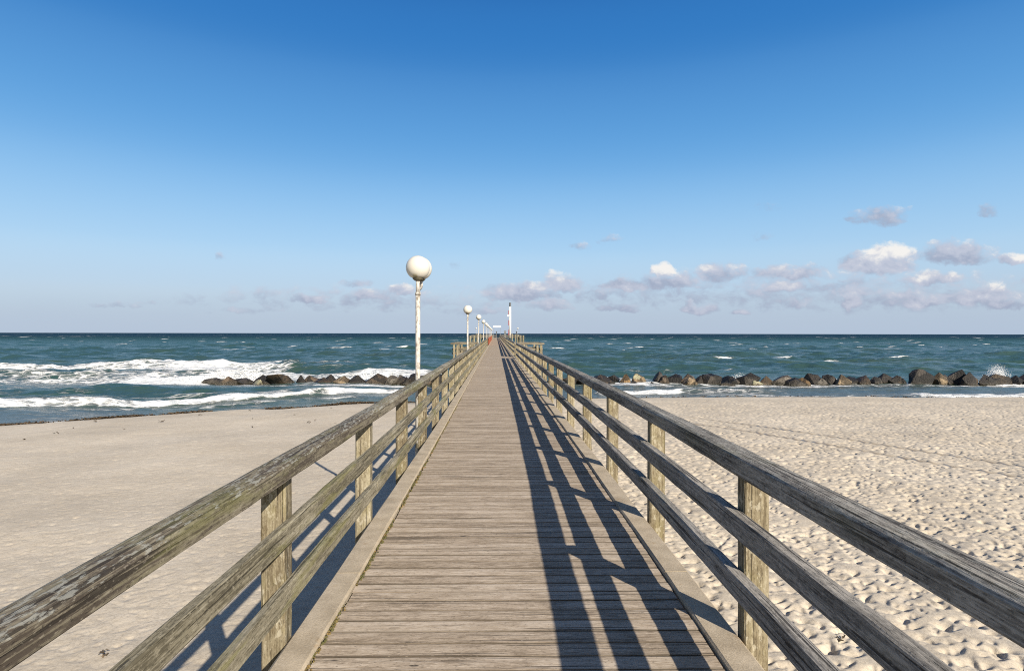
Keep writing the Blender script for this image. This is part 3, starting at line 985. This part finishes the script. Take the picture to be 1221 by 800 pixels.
railing('L', -1.5, 38.0, 1.13, 'mossy wooden railing along the near left edge of the pier')
railing('R', -1.5, 37.7, 1.10, 'grey wooden railing shaded on its inside along the near right edge of the pier')
railing('L', 41.0, PIER_END - 6, 41.05, 'wooden railing on the left of the pier far out behind the lamp row', True)
railing('R', 40.9, PIER_END - 6, 40.95, 'wooden railing on the right of the pier far out beyond the small platform', True)

# ---- side platforms over the breakwater
PY0, PY1 = 37.6, 41.4
def plank_sheet(name, x0, x1, y0, y1, parent, loc, pitch=.125):
    bm = bmesh.new()
    y = y0
    while y < y1 - .02:
        box_bm(bm, x0, x1, y + .003, min(y + pitch, y1) - .003, -.05, 0)
        y += pitch
    me = bm_mesh(name, bm)
    a = me.attributes.new('rnd', 'FLOAT', 'POINT')
    a.data.foreach_set('value', np.repeat(rng.random(len(me.vertices) // 8 + 1), 8)[:len(me.vertices)].astype(np.float32))
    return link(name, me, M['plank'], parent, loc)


for s, nm in ((-1, 'left'), (1, 'right')):
    bx = bend(39)
    xi, xo = (-1.32, -2.85) if s < 0 else (1.45, 2.95)
    t = tag(empty('side_platform', (bx, 39, SEA)), 'small wooden viewing platform on piles projecting from the %s side of the pier' % nm, 'platform', 'small platforms beside the pier')
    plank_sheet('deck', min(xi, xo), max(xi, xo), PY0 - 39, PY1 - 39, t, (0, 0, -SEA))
    for yy in (PY0 + .3, PY1 - .3):
        link('pile', pile_me, M['pile'], t, (xo - s * .25, yy - 39, -SEA - 5.26))
        link('crossbeam', beam_mesh('crossbeam', abs(xo - xi), box_prof(.18, .2, .01, 0, -.16), 3, .002, 6, 'X'), M['cross'], t, (min(xi, xo), yy - 39, -SEA))
    rt = tag(empty('platform_railing', (bx, 39, 0)), 'mossy wooden railing round the small platform %s of the pier' % nm, 'railing', 'railings round the small platforms')
    W_ = abs(xo - xi)
    hx = beam_mesh('handrail', W_ + .1, box_prof(.13, .11, .01), 8, .003, 15, 'X'); rx_ = beam_mesh('rail', W_, box_prof(.07, .13, .01), 8, .003, 16, 'X')
    hy = beam_mesh('handrail', PY1 - PY0 - .14, box_prof(.13, .11, .01), 8, .003, 17); ry_ = beam_mesh('rail', PY1 - PY0 - .2, box_prof(.07, .13, .01), 8, .003, 18)
    m_h, m_r = M['hand_left'], M['rail_left']
    cm = {}
    for yy in (PY0, PY1):
        link('handrail', hx, M['cross'], rt, (min(xi, xo) - (.1 if s < 0 else 0), yy - 39, .985))
        for z in (.63, .35): link('rail', rx_, M['cross'], rt, (min(xi, xo), yy - 39 + .09, z))
        for px_ in (xi + s * .45, xo - s * .12, xo - s * .34):
            link('post', post_me[0], None, rt, (px_, yy - 39, -.30))
    link('handrail', hy, m_h, rt, (xo + s * .04, PY0 - 39 + .07, .985))
    for z in (.63, .35): link('rail', ry_, m_r, rt, (xo - s * .09, PY0 - 39 + .1, z))
    link('post', post_me[1], None, rt, (xo, 0, -.30))

# ---- pier head: wide platform at the far end with its railing
HY0, HY1 = PIER_END - 6, PIER_END + 4
hb = bend(PIER_END)
t = tag(empty('end_platform', (hb, PIER_END, SEA)), 'wide wooden platform at the far seaward end of the pier', 'platform')
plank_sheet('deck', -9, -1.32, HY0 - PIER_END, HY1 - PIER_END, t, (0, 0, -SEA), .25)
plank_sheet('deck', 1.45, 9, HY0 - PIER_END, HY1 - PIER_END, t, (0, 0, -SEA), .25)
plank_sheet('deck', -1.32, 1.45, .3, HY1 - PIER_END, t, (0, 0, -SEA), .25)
for x in (-8.5, -5, -2, 2.2, 5, 8.5):
    for yy in (-5, 3.4):
        link('pile', pile_me, M['pile'], t, (x, yy, -SEA - 5.26))
rt = tag(empty('head_railing', (hb, PIER_END, 0)), 'wooden railing round the wide platform at the far end of the pier', 'railing')
for x0, x1, yy in ((-9, -1.4, HY0 - PIER_END), (1.5, 9, HY0 - PIER_END), (-9, 9, HY1 - PIER_END)):
    me1 = beam_mesh('handrail', x1 - x0, box_prof(.13, .11, .01), 6, .003, 25, 'X'); me2 = beam_mesh('rail', x1 - x0, box_prof(.07, .13, .01), 6, .003, 26, 'X')
    link('handrail', me1, M['cross'], rt, (x0, yy, .985))
    for z in (.63, .35): link('rail', me2, M['cross'], rt, (x0, yy + .09, z))
    k = int((x1 - x0) / 1.8)
    for i in range(k + 1): link('post', post_me[i % 3], None, rt, (x0 + .1 + (x1 - x0 - .2) * i / k, yy, -.30))


# ---- mooring piles beside the pier
pm = [round_pile('mooring_pile', .14, 6.4, 31 + k, .9) for k in range(3)]
for k, (x, y, top, lab) in enumerate((
        (-3.35, 75, 1.36, 'pale mooring pile, outer one of the pair behind the left platform'),
        (-2.85, 75, 1.36, 'pale mooring pile, inner one of the pair behind the left platform'),
        (2.72, 75, 1.46, 'mooring pile, innermost of three behind the right platform'),
        (3.06, 74.6, 1.42, 'mooring pile, middle one of three behind the right platform'),
        (3.42, 75, 1.40, 'mooring pile, outermost of three behind the right platform'),
        (-3.0, 92, 1.55, 'single mooring pile left of the pier just beyond the pale pair'),
        (-3.0, 111, 1.55, 'single mooring pile left of the pier, second one beyond the pale pair'),
        (-3.0, 140, 1.6, 'single mooring pile left of the pier, third one beyond the pale pair'),
        (3.0, 92, 1.5, 'single mooring pile right of the pier just beyond the group of three'),
        (3.0, 111, 1.55, 'single mooring pile right of the pier, second beyond the group of three'))):
    o = link('mooring_pile', pm[k % 3], M['pile'], None, (x + bend(y), y, top - 6.4))
    tag(o, lab, 'mooring pile', 'mooring piles beside the pier')


# ---- lamps with twin globes
def uv_sphere(name, r_):
    bm = bmesh.new()
    bmesh.ops.create_uvsphere(bm, u_segments=40, v_segments=24, radius=r_)
    for v in bm.verts:
        if v.co.z < -r_ * .82: v.co.z = -r_ * .82 - (abs(v.co.z) - r_ * .82) * .3
    return bm_mesh(name, bm, True)


globe_me = uv_sphere('globe', .195)
def lathe_bm(bm, prof, n=20):
    rings = [[bm.verts.new((r_ * math.cos(6.2832 * i / n), r_ * math.sin(6.2832 * i / n), z)) for i in range(n)] for r_, z in prof]
    for a, b in zip(rings, rings[1:]):
        for i in range(n): bm.faces.new((a[i], a[(i + 1) % n], b[(i + 1) % n], b[i]))
    bm.faces.new(rings[0]); bm.faces.new(rings[-1])


bm = bmesh.new(); lathe_bm(bm, [(.048, -.215), (.075, -.195), (.088, -.178), (.090, -.166), (.085, -.160)]); collar_me = bm_mesh('collar', bm, True)


def pole_mesh(top):
    bm = bmesh.new()
    tube_bm(bm, (0, 0, -.75), (0, 0, top - .42), .040, .039, 18)
    tube_bm(bm, (0, 0, top - .42), (0, 0, top - .19), .033, .033, 18)
    tube_bm(bm, (0, 0, top - .45), (0, 0, top - .40), .045, .045, 18)
    return bm_mesh('pole', bm, True)


def arm_mesh():
    bm = bmesh.new()
    pts = [(0, .036, -.34), (.01, .12, -.33), (.015, .20, -.29), (.01, .25, -.23), (.0, .27, -.16)]
    for a, b in zip(pts, pts[1:]): tube_bm(bm, a, b, .026, .026, 10)
    tube_bm(bm, (0, .02, -.46), (0, .17, -.31), .012, .012, 8)
    return bm_mesh('arm', bm, False)


arm_me = arm_mesh()
bm = bmesh.new(); box_bm(bm, -.03, .16, -.05, .05, -.22, -.14, .005); box_bm(bm, -.06, .06, -.06, .06, -.74, -.70, .005); bracket_me = bm_mesh('bracket', bm)
LX = -1.350
lamp_y = [9.62 + 16.9 * k for k in range(12)]
words = ['nearest to the camera, front globe stained', 'second from the beach end of the pier', 'third from the beach end of the pier', 'fourth from the beach end of the pier', 'fifth from the beach end of the pier',
         'sixth from the beach end of the pier', 'sixth from the seaward end of the pier', 'fifth from the seaward end of the pier', 'fourth from the seaward end of the pier', 'third from the seaward end of the pier', 'second from the seaward end of the pier', 'last before the pier head']
for k, y in enumerate(lamp_y):
    top = 2.72 if k < 2 else 2.84
    t = tag(empty('street_lamp', (LX + bend(y), y, 0)), 'white twin globe lamp outside the left railing, ' + words[k], 'lamp', 'globe lamps along the left railing')
    if k in (0, 2): pme = pole_mesh(top)
    link('pole', pme, M['pole'], t)
    link('bracket', bracket_me, M['collar'], t)
    for j, yy in enumerate((0, .27)):
        xo_, zo_ = (.0, 0.) if j == 0 else (.0, .015)
        g = link('globe', globe_me, M['globe'], t, (xo_, yy, top + zo_))
        link('collar', collar_me, M['collar'], t, (xo_, yy, top + zo_))
    link('arm', arm_me, M['pole'], t, (.012, 0, top))

# two small lamps on the pier head
for s, x in (('left', -7.3), ('right', 8.1)):
    t = tag(empty('head_lamp', (hb + x, PIER_END - 5, 0)), 'small white globe lamp on the %s side of the pier head' % s, 'lamp', 'globe lamps on the pier head')
    bm = bmesh.new(); tube_bm(bm, (0, 0, -.03), (0, 0, 3.3), .06, .05, 10); link('pole', bm_mesh('pole', bm, True), M['pole'], t)
    g = link('globe', globe_me, M['globe'], t, (0, 0, 3.5)); g.scale = (1.5,) * 3

# mast with red and white marks
t = tag(empty('beacon_mast', (hb + 5.25, PIER_END - 3, 0)), 'tall white mast with faded red patches and a dark grey top on the pier head', 'mast')
bm = bmesh.new(); tube_bm(bm, (0, 0, -.04), (0, 0, 11.6), .46, .38, 20); link('mast', bm_mesh('mast', bm, True), M['white'], t)
for z0, z1 in ((.9, 3.0), (4.6, 6.6), (8.6, 10.2)):
    bm = bmesh.new(); box_bm(bm, -.62, -.30, -.30, .30, z0, z1, .03); o = link('red_panel', bm_mesh('red_panel', bm), M['red'], t)
bm = bmesh.new(); tube_bm(bm, (0, 0, 11.6), (0, 0, 12.9), .34, .34, 16); tube_bm(bm, (0, 0, 12.9), (0, 0, 13.05), .42, .42, 16); link('lantern', bm_mesh('lantern', bm, False), M['darkgrey'], t)
bm = bmesh.new(); box_bm(bm, -1.0, .3, -.5, -.42, 7.9, 8.5, .02); link('crossbar', bm_mesh('crossbar', bm), M['white'], t)

# white board on posts over the pier
ys_ = 196.0
t = tag(empty('sign_board', (bend(ys_), ys_, 0)), 'long blank white board raised on two thin posts over the far part of the pier', 'sign')
xs_ = ((588.0 - VX) / F * ys_ - bend(ys_), (597.3 - VX) / F * ys_ - bend(ys_))
bm = bmesh.new(); box_bm(bm, xs_[0], xs_[1], -.06, .06, 3.62, 4.22, .01); link('board', bm_mesh('board', bm), M['white'], t)
for x in (xs_[0] + .08, xs_[1] - .08):
    bm = bmesh.new(); tube_bm(bm, (x, .1, .02), (x, .1, 4.2), .05, .05, 10); link('post', bm_mesh('post', bm), M['grey'], t)

# grey cabinet and a dark bollard at the end of the pier
t = tag(empty('cabinet', (hb + .3 + 3.1, PIER_END - 4, 0)), 'grey upright metal cabinet on the pier head left of the mast', 'cabinet')
bm = bmesh.new(); box_bm(bm, -.36, .36, -.3, .3, .1, 2.5, .03); link('body', bm_mesh('body', bm), M['grey'], t)
bm = bmesh.new(); box_bm(bm, -.42, .42, -.36, .36, 2.5, 2.62, .02); box_bm(bm, -.3, .3, -.26, .26, 0, .1); link('top', bm_mesh('top', bm), M['darkgrey'], t)
bm = bmesh.new(); box_bm(bm, -.26, .26, -.32, -.30, .4, 2.2, .004); link('door', bm_mesh('door', bm), M['darkgrey'], t)
for x, lab in ((7.65, 'dark grey bollard on the pier head right of the mast'), (.2, 'dark grey bollard on the pier head in line with the walkway')):
    bm = bmesh.new(); lathe_bm(bm, [(.24, 0), (.22, .1), (.16, .16), (.15, 2.0), (.22, 2.1), (.22, 2.3), (.10, 2.42)], 14)
    tag(link('bollard', bm_mesh('bollard', bm, False), M['darkgrey'], None, (hb + x, PIER_END - 4, 0)), lab, 'bollard', 'dark bollards on the pier head')

# orange netting tied to the inside of the left railing far out
def net(y0, y1, lab):
    bm = bmesh.new()
    nx, nz = 40, 10
    g = []
    for i in range(nx + 1):
        y = y0 + (y1 - y0) * i / nx
        g.append([bm.verts.new((RIN_L + .10 + .05 * math.sin(i * 1.3) * math.sin(j * .9) + bend(y), y, .06 + 1.02 * j / nz + .03 * math.sin(i * .7))) for j in range(nz + 1)])
    for i in range(nx):
        for j in range(nz):
            bm.faces.new((g[i][j], g[i + 1][j], g[i + 1][j + 1], g[i][j + 1]))
    bmesh.ops.solidify(bm, geom=bm.faces[:], thickness=.012)
    tag(link('safety_net', bm_mesh('safety_net', bm), M['orange']), lab, 'safety net', 'orange nets on the left railing')


net(78, 104, 'orange safety netting hung inside the left railing, nearer of two lengths')
net(108, 150, 'orange safety netting hung inside the left railing, farther of two lengths')


# ------------------------------------------------------------------ breakwater boulders
def boulder(name, w, d, h, seed, peak=0.3, lean=0.0):
    """angular quarried block: hull of scattered points, edges broken, faces roughened"""
    r = random.Random(seed)
    bm = bmesh.new()
    for i in range(13):
        th = r.uniform(0, 6.2832); zz = r.choice((r.uniform(-1, -.4), r.uniform(-.1, .55), r.uniform(.3, .95)))
        k = (1 - abs(zz) ** 3.5) ** .4 * r.uniform(.62, 1.0)
        t = max(0, (zz + .1) / 1.1)
        k *= 1 - peak * t
        sq = 1 / max(abs(math.cos(th)), abs(math.sin(th))) ** .55
        bm.verts.new((math.cos(th) * k * sq + lean * t, math.sin(th) * k * sq, zz))
    bm.verts.new((lean + r.uniform(-.15, .15), r.uniform(-.2, .1), 1.0))
    res = bmesh.ops.convex_hull(bm, input=bm.verts[:])
    junk = [g for g in res['geom_interior'] if isinstance(g, bmesh.types.BMVert)]
    bmesh.ops.delete(bm, geom=junk, context='VERTS')
    xs = [v.co.x for v in bm.verts]; ys = [v.co.y for v in bm.verts]; zs = [v.co.z for v in bm.verts]
    for v in bm.verts:
        v.co.x = (v.co.x - (max(xs) + min(xs)) / 2) / (max(xs) - min(xs)) * w
        v.co.y = (v.co.y - (max(ys) + min(ys)) / 2) / (max(ys) - min(ys)) * d
        v.co.z = (v.co.z - min(zs)) / (max(zs) - min(zs)) * (h + .8) - .8
    bmesh.ops.bevel(bm, geom=bm.edges[:], offset=.014 * min(w, h + .4), segments=1, affect='EDGES', clamp_overlap=True)
    bmesh.ops.triangulate(bm, faces=bm.faces[:])
    bmesh.ops.subdivide_edges(bm, edges=[e for e in bm.edges if e.calc_length() > .18], cuts=2, use_grid_fill=True)
    bm.normal_update()
    ph = [r.uniform(0, 6) for _ in range(3)]
    for v in bm.verts:
        p = v.co
        v.co = p + v.normal * .013 * (math.sin(p.x * 6 + ph[0]) + math.sin(p.y * 7 + ph[1] + p.z * 3) + math.sin(p.z * 9 + ph[2] + p.x * 4))
    me = bm_mesh(name, bm, True)
    me.set_sharp_from_angle(angle=R(14))
    return me


# x0, x1, top y in the photograph, depth offset, colour, peak, lean, label
LEFT_ROCKS = [
    (244, 267, 450.5, .8, 'grey', .5, 0, 'grey brown boulder half veiled in surf at the far left end of the left breakwater'),
    (262, 286, 449.5, 0, 'brown', .8, .1, 'dark brown pyramid boulder near the far left end of the left breakwater'),
    (284, 307, 451, .6, 'dark', .1, 0, 'low flat dark reddish boulder between a pyramid boulder and a small tan one'),
    (302, 316, 453, -.5, 'tan', .3, 0, 'small tan stone at the waterline of the left breakwater'),
    (309, 326, 447.5, .5, 'dark', .3, 0, 'dark rounded boulder just left of the biggest rounded brown boulder'),
    (321, 353, 446, 0, 'brown', .45, -.15, 'biggest rounded brown boulder with a long slope on its right, left breakwater'),
    (354, 367, 447.5, 0, 'dark', .5, -.1, 'dark upright boulder right of the gap in the left breakwater'),
    (363, 380, 448, .6, 'brown', .3, 0, 'brown boulder behind the dark upright one right of the gap'),
    (373, 403, 450.5, -.3, 'brown', .5, .1, 'wide low brown boulder in the middle of the left breakwater'),
    (388, 406, 447, .8, 'dark', .2, 0, 'dark boulder standing behind the wide low brown one'),
    (399, 420, 449, -.4, 'tan', .25, 0, 'pale tan boulder in the left breakwater'),
    (416, 440, 448, .1, 'dark', .3, 0, 'dark brown boulder just right of the pale tan boulder'),
    (437, 464, 445.5, .3, 'brown', .4, 0, 'large brown boulder on the beach side of the near lamp, left breakwater'),
    (460, 474, 448, -.3, 'grey', .15, 0, 'upright grey tan boulder next to the large brown one left of the lamp'),
    (471, 484, 447.5, .3, 'dark', .2, 0, 'dark boulder between the upright grey boulder and the lamp pole'),
    (480, 492, 449.5, -.3, 'brown', .2, 0, 'small brown boulder close to the near lamp pole'),
    (488, 500, 445.5, .3, 'dark', .2, 0, 'tall dark boulder right behind the near lamp pole'),
    (499, 516, 448, 0, 'brown', .3, 0, 'brown boulder seen through the left railing, first right of the lamp pole'),
    (514, 534, 447, .2, 'dark', .3, 0, 'dark boulder seen through the left railing, second right of the lamp pole'),
    (533, 556, 448, 0, 'brown', .3, 0, 'brown boulder seen through the left railing, third right of the lamp pole'),
    (556, 578, 447, 0, 'dark', .3, 0, 'dark boulder nearest the left side of the pier')]
RIGHT_ROCKS = [
    (652, 672, 448, .2, 'brown', .3, 0, 'brown boulder nearest the right side of the pier'),
    (670, 690, 447.5, .2, 'dark', .3, 0, 'dark boulder seen through the right railing posts'),
    (688, 709, 449, -.1, 'brown', .3, 0, 'brown boulder just behind the right handrail'),
    (706, 732, 447, 0, 'brown', .15, -.1, 'broad brown grey boulder clear of the right handrail at the left end'),
    (724, 738, 447, .8, 'dark', .2, 0, 'dark boulder behind the broad brown grey boulder'),
    (725, 736, 453.5, -.8, 'dark', .2, 0, 'small dark stone in front of the broad brown grey boulder'),
    (740, 754, 446, 0, 'ochre', .6, 0, 'rust brown pointed boulder, left of a pair with an ochre one'),
    (754, 772, 445.5, 0, 'tan', .55, -.1, 'pointed ochre tan boulder, right of a pair with a rust brown one'),
    (752, 762, 454.5, -.9, 'brown', .2, 0, 'small brown stone in front of the pointed pair'),
    (775, 784, 455, -.7, 'dark', .2, 0, 'small dark stone alone in the gap right of the pointed pair'),
    (776, 791, 443, .2, 'dark', .3, 0, 'dark upright boulder right of the gap in the right breakwater'),
    (787, 800, 447.5, -.2, 'brown', .3, 0, 'small brown boulder leaning on the dark upright one'),
    (799, 817, 446, .2, 'dark', .2, 0, 'dark blocky boulder left of a tan faced one'),
    (813, 829, 445.5, .5, 'brown', .25, 0, 'dark brown boulder rising behind a tan faced stone'),
    (815, 829, 449.5, -.6, 'tan', .3, 0, 'tan faced stone in front of a dark brown boulder'),
    (828, 842, 447.5, .1, 'dark', .3, 0, 'dark boulder between the tan faced stone and a round black boulder'),
    (826, 834, 454, -.8, 'tan', .2, 0, 'very small tan stone at the waterline left of the round black boulder'),
    (839, 857, 446, 0, 'dark', .1, 0, 'round nearly black boulder in the right breakwater'),
    (858, 878, 448, .1, 'dark', .1, 0, 'flat dark boulder with spray bursting behind it'),
    (860, 875, 455, -.8, 'brown', .1, 0, 'low brown stone in front of the flat dark boulder'),
    (878, 901, 444.8, 0, 'dark', .35, .45, 'dark slanted boulder leaning to the right'),
    (896, 912, 453, -.5, 'tan', .1, 0, 'low tan stone in white foam right of the slanted boulder'),
    (909, 924, 448.5, 0, 'ochre', .45, 0, 'ochre brown boulder left of a wide grey brown one'),
    (923, 945, 447, .1, 'grey', .45, 0, 'wide grey brown domed boulder in the right breakwater'),
    (937, 957, 450, -.4, 'dark', .3, 0, 'dark low boulder in front of the wide grey brown one'),
    (953, 969, 450.5, -.6, 'ochre', .2, 0, 'low ochre stone in front of a dark pointed boulder'),
    (960, 979, 445.5, .2, 'dark', .5, -.1, 'dark pointed boulder behind a low ochre stone'),
    (977, 989, 450.5, -.3, 'grey', .2, 0, 'small grey boulder just right of the dark pointed one'),
    (988, 1002, 446.5, .3, 'dark', .25, 0, 'dark square boulder left of a tan faced wedge'),
    (998, 1013, 447, -.2, 'tan', .4, 0, 'tan faced wedge shaped boulder'),
    (1011, 1027, 449, .2, 'dark', .2, 0, 'low dark boulder right of the tan faced wedge'),
    (1024, 1043, 447, 0, 'brown', .2, .1, 'brown block with a pale right face'),
    (1041, 1056, 449, -.2, 'grey', .4, 0, 'grey sloping slab right of the brown block'),
    (1051, 1066, 445.5, .4, 'dark', .3, 0, 'dark brown boulder standing behind the grey sloping slab'),
    (1063, 1079, 448, 0, 'brown', .3, 0, 'brown rounded boulder left of the large dark pyramid'),
    (1077, 1087, 451.5, -.4, 'dark', .2, 0, 'small dark stone at the left foot of the large dark pyramid'),
    (1085, 1118, 440.2, .2, 'dark', .55, 0, 'large dark pyramid boulder, one of the two tallest peaks'),
    (1115, 1125, 449, .2, 'dark', .2, 0, 'small dark boulder at the right foot of the large dark pyramid'),
    (1120, 1134, 444.5, -.2, 'tan', .1, 0, 'upright tan faced block between the two tallest peaks'),
    (1130, 1144, 446.8, .3, 'dark', .2, 0, 'dark boulder between the upright tan block and the peak to its right'),
    (1139, 1160, 440.4, .3, 'dark', .6, .1, 'tall dark peaked boulder with a brown slab leaning on its right'),
    (1153, 1172, 444, -.3, 'brown', .3, -.3, 'brown slab slanting down from the tall dark peak'),
    (1170, 1188, 446.8, .1, 'dark', .05, 0, 'long flat dark boulder right of the slanting slab'),
    (1182, 1192, 450, -.5, 'dark', .1, 0, 'small dark stone in front of the flat dark boulder near the spray'),
    (1187, 1208, 446, 0, 'brown', .25, 0, 'brown rounded boulder with tall spray behind it'),
    (1205, 1226, 447.5, .1, 'dark', .2, 0, 'dark boulder at the right edge of the photo'),
    (1224, 1244, 446, 0, 'brown', .3, 0, 'brown boulder just beyond the right edge of the photo')]
for n_, (tab, zb, grp) in enumerate(((LEFT_ROCKS, 48.0, 'boulders of the left breakwater'), (RIGHT_ROCKS, 47.6, 'boulders of the right breakwater'))):
    for i, (x0, x1, ty, dy, kc, pk, ln, lab) in enumerate(tab):
        y = zb + dy
        yt = y
        X = ((x0 + x1) / 2 - VX) / F * y
        w = (x1 - x0) / F * y * (1.34 if x1 - x0 < 24 else 1.12)
        top = EYE - (ty - HY) / F * yt
        h = max(.32, (top - SEA) * 1.06)
        d = min(max(w * .95, .8), 1.7)
        me = boulder('boulder', w, d, h, 500 + n_ * 100 + i, pk, ln)
        o = link('boulder', me, M['rock_' + kc], None, (X, y, SEA))
        tag(o, lab, 'boulder', grp)


# ------------------------------------------------------------------ surf spray, seaweed, moss, buoy
def droplets(name, cx, cy, w, h, n, seed, fan=.5):
    n = int(n * 3.5)
    r = random.Random(seed)
    bm = bmesh.new()
    for i in range(n):
        t = r.random() ** 1.5
        a = r.gauss(0, 1)
        x = cx + a * w * (.22 + fan * t); y = cy + r.gauss(0, .3); z = SEA + .2 + h * t * math.exp(-a * a * .35) + r.gauss(0, .04)
        s = r.uniform(.008, .034) * (1.35 - t)
        m_ = bmesh.ops.create_icosphere(bm, subdivisions=1, radius=s)
        for v in m_['verts']:
            v.co = Vector((v.co.x * r.uniform(.7, 1.5), v.co.y, v.co.z * r.uniform(.8, 2.0))) + Vector((x, y, z))
    o = link(name, bm_mesh(name, bm, True), M['spray'])
    return tag(o, kind='stuff')


droplets('sea_spray', (1197 - VX) / F * 49.4, 49.4, .9, 1.5, 1000, 1)
droplets('sea_spray', (884 - VX) / F * 49.2, 49.2, .8, .8, 150, 2)
droplets('sea_spray', (268 - VX) / F * 49.6, 49.6, 2.2, 1.0, 900, 3, .3)
droplets('sea_spray', (300 - VX) / F * 49.8, 49.8, 2.0, 1.0, 700, 4, .3)
droplets('sea_spray', (235 - VX) / F * 49.0, 49.0, 2.2, .5, 500, 5, .3)
droplets('sea_spray', (445 - VX) / F * 52.0, 52.0, 3.4, .8, 500, 7, .3)


def weed(name, pts, seed, size=(.04, .11)):
    r = random.Random(seed)
    bm = bmesh.new()
    for (x, y, z, spread, n) in pts:
        for i in range(n):
            px_, py_ = x + r.gauss(0, spread), y + r.gauss(0, spread * .5)
            L = r.uniform(*size); wd = L * r.uniform(.12, .3); a = r.uniform(0, 6.28); zz = z + r.uniform(0, .05) * (1 + n / 60)
            ca, sa = math.cos(a), math.sin(a)
            vs = []
            for k in range(4):
                t = k / 3 - .5
                b = wd * (1 - abs(t) * 1.2)
                ox, oy, oz = t * L, r.uniform(-.2, .2) * L, r.uniform(-.15, .3) * L
                for sgn in (-1, 1):
                    lx, ly = ox, oy + sgn * b
                    vs.append(bm.verts.new((px_ + lx * ca - ly * sa, py_ + lx * sa + ly * ca, zz + oz + sgn * b * .4)))
            for k in range(3):
                bm.faces.new((vs[k * 2], vs[k * 2 + 1], vs[k * 2 + 3], vs[k * 2 + 2]))
    return link(name, bm_mesh(name, bm), M['weed'])


pts = []
r = random.Random(12)
x = -34.0
while x < -2.2:
    d0 = .55 + .45 * math.sin(x * .7) + r.uniform(-.3, .3)
    y = float(shore(x)) - d0
    dens = max(0, math.sin(x * 1.9) * .5 + math.sin(x * .63 + 1) * .6 + .25) * (1.0 if x > -26 else .7)
    if dens > .05:
        z = float(ground_h(np.array(x), np.array(y)))
        pts.append((x, y, z + .01, .16, int(18 + 46 * dens)))
    if r.random() < .18:
        y2 = y - r.uniform(.4, 1.4)
        pts.append((x, y2, float(ground_h(np.array(x), np.array(y2))) + .01, .12, r.randint(3, 10)))
    x += .17
for k in range(46):
    x = r.uniform(5, 42); y = float(shore(x)) - r.uniform(.2, 1.6)
    pts.append((x, y, float(ground_h(np.array(x), np.array(y))) + .01, .14, r.randint(3, 10)))
for k in range(34):
    x = r.uniform(-26, -3); y = float(shore(x)) - r.uniform(2, 12)
    pts.append((x, y, float(sand_full(np.array([x]), np.array([y]))[0]) + .005, .05, r.randint(1, 2)))
tag(weed('seaweed', pts, 6, (.07, .20)), kind='stuff')


def at_sand(px_, py_):
    z = 6.0
    for _ in range(30):
        X = (px_ - VX) / F * z
        h = float(sand_full(np.array([X]), np.array([z]))[0])
        z = .5 * z + .5 * (EYE - h) * F / (py_ - HY)
    return (px_ - VX) / F * z, z, h


for px_, py_, lab in ((127, 780, 'small brown tuft of dried seaweed on the smooth sand left of the pier'), (1010, 767, 'small brown tuft of dried seaweed on the trampled sand right of the pier')):
    X, Y, Z = at_sand(px_, py_)
    o = weed('seaweed_clump', [(0, 0, .0, .026, 9)], int(px_), (.02, .055))
    o.location = (X, Y, Z)
    tag(o, lab, 'seaweed', 'tufts of seaweed on the sand')


def moss():
    r = random.Random(4)
    bm = bmesh.new()
    for i in range(2300):
        y = 1.4 * (15 / 1.4) ** r.random()
        if math.sin(y * 3.1) + math.sin(y * 7.7 + 1) + r.uniform(-1.4, 1.4) < -.3: continue
        x = -.962 + bend(y) + r.gauss(0, .009) + (.006 if r.random() < .3 else 0)
        s = r.uniform(.004, .011)
        m_ = bmesh.ops.create_icosphere(bm, subdivisions=1, radius=s)
        for v in m_['verts']:
            v.co = Vector((v.co.x * r.uniform(.7, 1.3), v.co.y * r.uniform(.8, 1.8), v.co.z * .7)) + Vector((x, y, .002 + r.uniform(-.004, .006)))
    tag(link('moss', bm_mesh('moss', bm, True), M['moss']), kind='stuff')


moss()

# white buoy floating beyond the surf
by = 112.0
t = tag(empty('buoy', ((239.5 - VX) / F * by, by, SEA)), 'small round white buoy floating beyond the surf on the left', 'buoy')
bm = bmesh.new(); lathe_bm(bm, [(.02, -.3), (.2, -.27), (.32, -.1), (.36, .08), (.32, .26), (.2, .40), (.06, .46)], 20); link('float', bm_mesh('float', bm, True), M['white'], t)
bm = bmesh.new(); tube_bm(bm, (0, 0, .44), (0, 0, .56), .07, .05, 12); link('top_fitting', bm_mesh('top_fitting', bm), M['darkgrey'], t)
